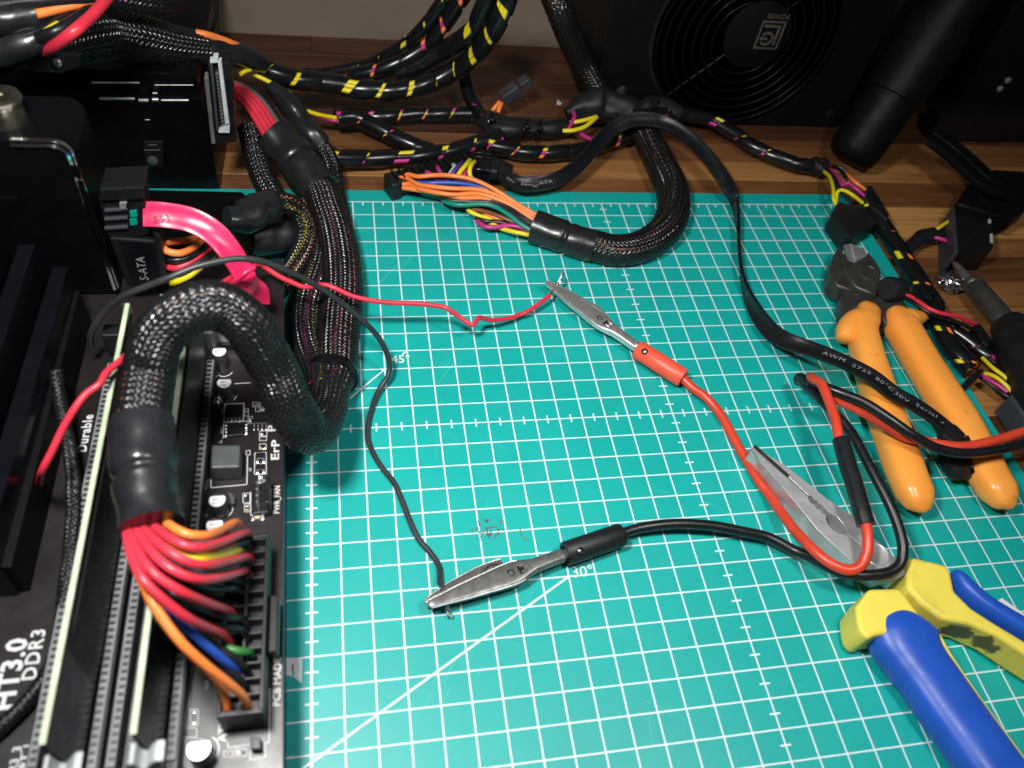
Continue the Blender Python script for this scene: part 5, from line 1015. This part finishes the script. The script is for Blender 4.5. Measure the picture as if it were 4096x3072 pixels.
be = thing('braided_cable', 'black braided cable running from lumpy heatshrink down the far flank of the fat bundle', 'cable', pt('j', 1330, 250, 0))
braided(be, tr('01', (540, 1230, 1.6), (620, 1340, 1.3), (670, 1480, 1.0), (690, 1640, .8), '11', (720, 120, .7), (765, 300, .6), (800, 480, .55)), .40, ['black', 'black', 'black', 'grey'], 12, 3.0, fill=.62)
shrink(be, tr('01', (120, 740, 3.2), (220, 830, 2.9), (310, 930, 2.6), (390, 1050, 2.2), (480, 1160, 1.9), (575, 1260, 1.5)), [.34, .5, .58, .55, .62, .58, .46], lump=.10)
for c, pts in (('yellow', ((-30, 640, 3.6), (60, 680, 3.4), (140, 720, 3.2), (220, 760, 3.0))), ('yellow', ((440, 960, 2.0), (540, 990, 1.7), (640, 1010, 1.4), (740, 1025, 1.2))), ('magenta', ((430, 970, 1.8), (540, 1005, 1.5), (640, 1035, 1.2), (730, 1050, 1.1))), ('magenta', ((320, 1150, 1.6), (360, 1165, 1.6), (420, 1150, 1.5)))):
    wire(be, tr('01', *pts), .11, c+'_wire')
tie = thing('cable_tie', 'black cable tie cinching the braided bundles at the mat', 'cable tie', pt('21', 640, 60, 0))
part('tie_band', MB().lathe(pt('11', 655, 1590, 1.2), pt('21', 640, 90, 1.5)-pt('11', 690, 1400, 1.0), [(-.12, 1.0), (-.1, 1.06), (.1, 1.06), (.12, 1.0)], 28), 'black_gloss', tie)
part('tie_head', MB().obox(pt('21', 680, 120, 1.7), (.22, .1, 0), (-.1, .24, .1), (0, -.05, .2)), 'black_gloss', tie, bevel=.05)
part('tie_head', MB().obox(pt('21', 690, 260, 1.6), (.2, .12, 0), (-.12, .22, .1), (0, -.05, .18)), 'black_gloss', tie, bevel=.05)
tc = thing('fan_cable', 'thin black braided fan cable trailing across the HT3.0 lettering', 'cable', (-7, -22, 3.2))
braided(tc, tr('20', (480, -120, 5.2), (505, 60, 4.8), (560, 350, 4.3), (610, 620, 4.0), (632, 900, 3.9), (625, 1200, 3.8), (600, 1500, 3.7), '30', (560, 150, 3.6), (520, 480, 3.4), (440, 780, 3.3), (290, 1010, 3.3), (100, 1220, 3.3), (-120, 1420, 3.3)), .19, ['black', 'black', 'grey'], 9, 1.6, fill=.6)
M_('edge_chrome', (0.90, 0.91, 0.92), 0.09, metal=1.0, rvar=0.05)
# ================================================================== DRIVE, PLUGS, HOUSINGS, UPPER CABLES
def slabY(P, Y0, depth, code=None):
    F_ = np.array([ptY(c, x, y, Y0) for c, x, y in P]) if code is None else np.array([ptY(code, x, y, Y0) for x, y in P]); n = len(F_)
    a = sum(F_[i][0]*F_[(i+1) % n][2]-F_[(i+1) % n][0]*F_[i][2] for i in range(n))
    if a < 0: F_ = F_[::-1]
    V = np.concatenate([F_, F_+np.array([0, depth, 0])])
    return MB().add(V, [tuple(range(n)), tuple(range(2*n-1, n-1, -1))]+[(i, n+i, n+(i+1) % n, (i+1) % n) for i in range(n)])
hd_ = thing('hard_drive', 'glossy black drive standing on the motherboard with a bright polished edge', 'drive', (-11, -9, 3.1))
xr, zt, rr_ = -6.92, 9.75, .55
arcp = [(xr-rr_+rr_*math.cos(q), zt-rr_+rr_*math.sin(q)) for q in np.radians(np.linspace(0, 90, 9))]
O_ = [(xr, 3.1)]+arcp+[(-18, zt), (-18, 3.1)]; n = len(O_)
V = np.array([(x, -9.4, z) for x, z in O_]+[(x, -6.8, z) for x, z in O_]); part('drive_body', MB().add(V, [tuple(range(n-1, -1, -1)), tuple(range(n, 2*n))]+[(i, (i+1) % n, n+(i+1) % n, n+i) for i in range(n)]), 'housing_black', hd_, smooth=False, bevel=.03)
ed = [(xr, 3.3)]+arcp+[(-8.6, zt)]; nrm2 = [(1, 0)]+[(math.cos(q), math.sin(q)) for q in np.radians(np.linspace(0, 90, 9))]+[(0, 1)]
Vg = np.stack([np.array([(x+a_*nx, y_, z+a_*nz) for (x, z), (nx, nz) in zip(ed, nrm2)]) for a_, y_ in ((-.13, -9.39), (-.13, -9.47), (.03, -9.33), (.03, -9.2))], 1); part('polished_edge', MB().grid(Vg), 'edge_chrome', hd_, smooth=False)
for z_ in (5.2, 7.6): part('drive_label_line', MB().box(-13, -9.0, -9.42, -9.405, z_, z_+.03), 'black_plastic', hd_, smooth=False)
ts = thing('thumb_screw', 'silver knurled thumb screw on top of the black drive', 'thumb screw', ptY('00', 130, 1200, -8.3))
c = ptY('00', 110, 1150, -8.3); kn = [(0, .42), (.06, .5), (1.1, .58), (1.16, .64), (1.26, .66), (1.34, .62), (1.38, .5), (1.38, .16), (1.30, .12), (1.30, .0)]
part('screw_head', MB().lathe(c, (0, 0, 1), kn, 40), 'brass_steel', ts, angle=30)
part('screw_shank', MB().lathe(c-np.array([0, 0, .5]), (0, 0, 1), [(0, .25), (.5, .25)], 16), 'brass_steel', ts)
kb2 = MB()
for k in range(36):
    q = 2*math.pi*k/36; kb2.obox(c+np.array([.55*math.cos(q), .55*math.sin(q), .6]), (-.02*math.sin(q), .02*math.cos(q), 0), (.03*math.cos(q), .03*math.sin(q), 0), (0, 0, .45))
part('knurl', kb2, 'brass_steel', ts, smooth=False, kind='stuff')
# power plug, data plug and their tails
sp = thing('power_plug', 'black power plug printed S-ATA with a fan of coloured wires pushed into the drive', 'plug', ptY('10', 1200, 700, -9.6))
part('plug_body', slabY(((945, 400), (1340, 425), (1400, 600), (1435, 770), (1290, 830), (1130, 850), (1075, 760)), -9.9, 1.1, '10'), 'black_plastic', sp, smooth=False, bevel=.05)
part('plug_face', slabY(((1030, 420), (1325, 440), (1395, 740), (1150, 815)), -9.96, .08, '10'), 'black_gloss', sp, smooth=False, bevel=.03)
part('plug_collar', slabY(((1320, 350), (1385, 370), (1450, 770), (1390, 800)), -10.0, 1.3, '10'), 'black_plastic', sp, smooth=False, bevel=.05)
o1, o2 = ptY('10', 1285, 765, -9.975), ptY('10', 1245, 560, -9.975); upv = ptY('10', 1210, 765, -9.975)-o1
letters('S-ATA', o1, o2-o1, upv, .30, 'print_grey', sp, spread=1.0)
yv = lambda *pts: np.array([ptY('10', x, y, Y_) for x, y, Y_ in pts])
for c, pts in (('orange', ((1390, 450, -9.4), (1440, 510, -9.8), (1550, 530, -9.8), (1660, 490, -9.4), (1740, 420, -8.8), (1800, 360, -8.0))), ('orange', ((1390, 435, -9.3), (1470, 430, -9.4), (1600, 420, -9.0), (1720, 380, -8.4), (1790, 330, -7.6))),
               ('black', ((1400, 560, -9.5), (1500, 590, -9.8), (1640, 560, -9.6), (1770, 470, -9.0), (1850, 380, -8.2))), ('red', ((1420, 625, -9.5), (1480, 655, -9.8), (1580, 640, -9.8), (1720, 560, -9.4), (1830, 480, -8.8), (1900, 400, -8.0))),
               ('black', ((1440, 700, -9.5), (1540, 700, -9.9), (1680, 630, -9.7), (1830, 540, -9.2), (1950, 430, -8.4))), ('yellow', ((1475, 785, -9.6), (1530, 770, -9.9), (1650, 710, -9.8), (1780, 600, -9.4), (1890, 480, -8.8), (1960, 400, -8.0)))):
    wire(sp, yv(*pts), .13, c+'_wire', n=12)
dt = thing('data_cable', 'bright pink flat data cable bending down from a black plug on the drive', 'cable', ptY('10', 1800, 400, -9))
part('plug_body', slabY(((850, 60), (1240, 10), (1300, 365), (1150, 400), (930, 385)), -9.8, 1.0, '10'), 'black_plastic', dt, smooth=False, bevel=.05)
part('plug_top', slabY(((860, -20), (1245, -40), (1240, 60), (860, 80)), -9.95, 1.2, '10'), 'black_plastic', dt, smooth=False, bevel=.05)
for y in (160, 235, 315): part('plug_rib', slabY(((900, y), (1100, y-12), (1105, y+2), (905, y+16)), -9.93, .14, '10'), 'grey_plastic', dt, smooth=False, bevel=.01)
for y in (170, 240): part('plug_window', slabY(((1120, y), (1180, y-8), (1190, y+40), (1128, y+50)), -9.86, .06, '10'), 'teal_wire', dt, smooth=False)
part('steel_clip', slabY(((1030, 95), (1095, 92), (1085, 150), (1035, 152)), -9.98, .1, '10'), 'nickel', dt, smooth=False, bevel=.02)
rp = [('10', 1240, 190, 7.3, (.1, -.75, .66)), ('10', 1420, 200, 7.3, (0, -.7, .7)), ('10', 1640, 240, 7.1, (.05, -.65, .75)), ('10', 1830, 340, 6.8, (.15, -.6, .75)), ('10', 1970, 490, 6.3, (.4, -.55, .7)), ('10', 2075, 650, 5.7, (.6, -.5, .6)), ('10', 2150, 800, 5.1, (.6, -.55, .55)), ('11', 10, 870, 4.5, (.3, -.8, .5)), ('11', 20, 960, 4.0, (.1, -.9, .4))]
mbr, *_ = ribbon([pt(c, x, y, h) for c, x, y, h, q in rp], [q for *_, q in rp], .86, .16); part('ribbon', mbr, 'pink_ribbon', dt, angle=50)
i0 = pt('10', 1330, 240, 7.3); letters('E93', pt('10', 1310, 245, 7.42), (1, .08, 0), (0, .66, .75), .26, 'ink_dark_red', dt)
wire(dt, tr('10', (1990, 800, 5.6), (2060, 750, 5.8), (2130, 690, 6.0), (2195, 650, 6.0)), .10, 'pink_ribbon', name='ribbon_fold')
# black housing behind with latches
ho = thing('drive_housing', 'black plastic housing with two latch clips behind the pink cable', 'housing', (-8, 4, -.3))
YF = .9
part('housing_body', MB().prism([(-16, YF), (-4.45, YF), (-4.3, 8), (-16, 8)], -.28, 5.0), 'housing_black', ho, smooth=False, bevel=.10)
part('housing_top', MB().prism([(-16, YF+.5), (-4.6, YF+.5), (-4.4, 8), (-16, 8)], 5.01, 5.85), 'housing_black', ho, smooth=False, bevel=.08)
for xa, xb, y, c, r in ((790, 1205, 715, '00', .05), (1335, 1670, 735, '00', .025)):  # housing ridges, with the lamp glint put into their bright metal colour
    a, b = ptY(c, xa, y, YF+.42), ptY(c, xb, y, YF+.42); part('glint_bead', MB().tube(np.array([a, (a+b)/2, b]), r, 14), 'nickel', ho, angle=60)
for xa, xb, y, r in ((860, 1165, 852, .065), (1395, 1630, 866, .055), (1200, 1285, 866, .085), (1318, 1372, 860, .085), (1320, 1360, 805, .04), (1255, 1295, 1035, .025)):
    a, b = ptY('00', xa, y, YF-.06), ptY('00', xb, y, YF-.06); part('glint_bead', MB().tube(np.array([a, (a+b)/2, b]), r, 14), 'nickel', ho, angle=60)
for xa, xb in ((1205, 1285), (1320, 1375)): part('latch_tab', slabY(((xa, 770), (xb, 770), (xb, 890), (xa, 890)), YF-.05, .2, '00'), 'black_gloss', ho, smooth=False, bevel=.04)
part('latch', slabY(((1235, 1225), (1410, 1225), (1412, 1445), (1262, 1445)), YF-.12, .2, '00'), 'black_plastic', ho, smooth=False, bevel=.05)
for xa, xb, y in ((1285, 1360, 1252), (1245, 1390, 1298)): a, b = ptY('00', xa, y, YF-.15), ptY('00', xb, y, YF-.15); part('latch_bar', MB().tube(np.array([a, (a+b)/2, b]), .03, 10), 'grey_plastic', ho)
part('latch_button', MB().lathe(ptY('00', 1320, 1385, YF-.12), (0, -1, 0), [(0, .24), (.08, .22), (.12, .12)], 18), 'choke_grey', ho)
b2 = thing('rear_housing', 'matt dark box with rounded corner behind the black housing and braided cable', 'housing', (-7, 11, -.3))
part('housing_body', slabY(((0, 60), (1740, 80), (1800, 110), (1820, 300), (1830, 1700), (0, 1700)), 9.0, 6.5, '00'), 'psu_black', b2, smooth=False, bevel=.2)
part('housing_lid', slabY(((0, 20), (1500, 40), (1500, 75), (0, 60)), 8.9, 6, '00'), 'black_plastic', b2, smooth=False, bevel=.03)
# bracket tab with screw
bt = thing('bracket', 'dark metal bracket tab with a bright screw above the drive', 'bracket', ptY('00', 450, 640, -3))
part('bracket_plate', slabY(((-100, 460), (690, 480), (670, 580), (520, 640), (300, 620), (210, 560), (-100, 760)), -3.0, .25, '00'), 'grey_plastic', bt, smooth=False, bevel=.04)
part('bracket_plate', slabY(((-100, 700), (200, 880), (430, 880), (400, 960), (300, 1010), (-100, 1000)), -4.0, .25, '00'), 'grey_plastic', bt, smooth=False, bevel=.04)
part('screw', MB().lathe(ptY('00', 498, 540, -3.0), (0, -1, .3), [(-.1, .16), (.1, .16), (.17, .09)], 16), 'nickel', bt)
# loose power connector hanging with its contact comb outward
lc = thing('loose_connector', 'black slim power connector with silver contact comb hanging by the red wires', 'connector', ptY('00', 1880, 1100, -1))
Yc = -.5
part('connector_body', slabY(((1790, 560), (1990, 540), (2020, 900), (2040, 1230), (1840, 1250)), Yc, .9, '00'), 'black_plastic', lc, smooth=False, bevel=.04)
part('connector_flange', slabY(((1763, 675), (1800, 675), (1862, 1242), (1828, 1245)), Yc-.2, .5, '00'), 'contact_tin', lc, smooth=False, bevel=.02)
part('connector_frame', slabY(((1880, 530), (1912, 528), (1982, 1070), (1945, 1080)), Yc-.25, .3, '00'), 'white_plastic', lc, smooth=False, bevel=.02)
part('connector_frame', slabY(((1812, 520), (1880, 518), (1880, 545), (1815, 548)), Yc-.25, .3, '00'), 'white_plastic', lc, smooth=False, bevel=.02)
part('connector_frame', slabY(((1840, 490), (1885, 488), (1885, 517), (1838, 520)), Yc-.22, .3, '00'), 'white_plastic', lc, smooth=False, bevel=.01)
part('connector_frame', slabY(((1812, 552), (1836, 550), (1890, 1130), (1870, 1130)), Yc-.25, .3, '00'), 'grey_plastic', lc, smooth=False, bevel=.02)
part('connector_frame', slabY(((1885, 1130), (1985, 1085), (1985, 1150), (1890, 1150)), Yc-.25, .3, '00'), 'white_plastic', lc, smooth=False, bevel=.02)
ct = MB()
for k in range(15):
    f = k/14; x, y = 1862+54*f, 640+440*f; b = slabY(((x, y), (x+22, y), (x+22, y+11), (x, y+11)), Yc-.12, .15, '00'); ct.add(b.v[0], b.f)
part('contact_comb', ct, 'contact_tin', lc, smooth=False, kind='stuff')
# upper cables near the lens
u1 = thing('upper_cable', 'blurred cable bundle with one orange and one red wire crossing the top corner', 'cable', pt('00', 300, 200, 11))
h = 11.3
shrink(u1, tr('00', (-300, 230, h), (-100, 180, h), (100, 150, h), (310, 125, h)), [.55, .52, .50, .46], lump=.05)
wire(u1, tr('00', (280, 130, h), (430, 92, h), (600, 50, h), (830, -5, h), (1000, -70, h)), .17, 'orange_wire', n=12); wire(u1, tr('00', (380, 440, h-1.2), (490, 385, h-.6), (640, 270, h), (780, 150, h), (890, 30, h), (960, -60, h)), .20, 'red_wire', n=12)
wire(u1, tr('00', (330, 330, h-.5), (500, 260, h-.2), (680, 150, h-.2), (850, 20, h-.2)), .20, 'black_wire', n=12); wire(u1, tr('00', (340, 300, h-.6), (480, 215, h-.3), (620, 120, h-.3), (790, 10, h-.3)), .18, 'black_wire', n=12); wire(u1, tr('00', (385, 275, h-.3), (450, 235, h-.2), (545, 175, h-.3), (640, 110, h-.4)), .10, 'yellow_wire')
shrink(u1, tr('00', (-200, 470, h-1), (0, 430, h-1), (200, 380, h-.8), (430, 285, h-.6)), [.5, .5, .46, .34], lump=.06)
wire(u1, tr('00', (-100, 60, h+.4), (200, 20, h+.3), (500, -10, h+.2), (800, -60, h+.2)), .35, 'black_wire', n=12)
braided(u1, tr('00', (880, -60, h-1.5), (1100, -10, h-2), (1350, 20, h-2.5), (1500, -20, h-3)), .5, ['black', 'black', 'grey'], 12, 3.2)
u2 = thing('braided_cable', 'thick dark braided cable lying across the housing into a grey heatshrink with an orange wire', 'cable', pt('00', 1100, 330, 6))
braided(u2, tr('00', (350, 420, 8.4), (620, 330, 8.0), (900, 290, 7.4), (1200, 330, 6.9), (1500, 390, 6.3), (1760, 420, 5.8)), [.80, 1.0, 1.12, 1.05, .85, .7], ['black', 'black', 'brown', 'black', 'grey'], 18, 4.6)
shrink(u2, tr('00', (1740, 430, 5.8), (1900, 440, 5.5), (2080, 480, 5.0), (2212, 520, 4.5), '01', (60, 555, 4.1)), [.62, .66, .6, .5, .42], lump=.06)
wire(u2, tr('00', (1690, 285, 6.6), (1780, 300, 6.5), (1880, 330, 6.2), (1975, 365, 5.9), (2060, 400, 5.5)), .17, 'orange_wire', n=12); wire(u2, tr('01', (20, 530, 4.2), (50, 545, 4.1), (75, 565, 3.9)), .14, 'red_wire')
wire(u2, tr('00', (2080, 640, 4.4), (2120, 615, 4.4), (2160, 605, 4.3)), .10, 'yellow_wire')
# black finned cooler at the far edge of the board
co_ = thing('cooler_block', 'black finned cooler block in deep shade behind the memory modules', 'cooler', (-13, -17, 3))
for k, (x, z) in enumerate(((-7.95, 5.6), (-8.7, 6.6), (-9.5, 7.3), (-10.4, 7.7), (-11.4, 8.0))): part('cooler_fin', MB().prism([(x-.5, -21.5), (x, -21.5), (x+.12, -10.6), (x-.38, -10.6)], ZB, z), 'black_gloss', co_, smooth=False, bevel=.03)
part('cooler_base', MB().box(-18, -7.7, -21.4, -10.7, ZB, 4.6), 'psu_black', co_, smooth=False, bevel=.05)
bk = thing('low_box', 'low black box lying between the drive and the braided cables', 'box', pt('j', 250, 800, 0))
part('box_body', MB().prism([pt('j', x, y, 1.0) for x, y in ((-800, 320), (300, 345), (520, 540), (545, 960), (420, 1000), (150, 1010), (-800, 1010))], .02, 1.0), 'housing_black', bk, smooth=False, bevel=.1)
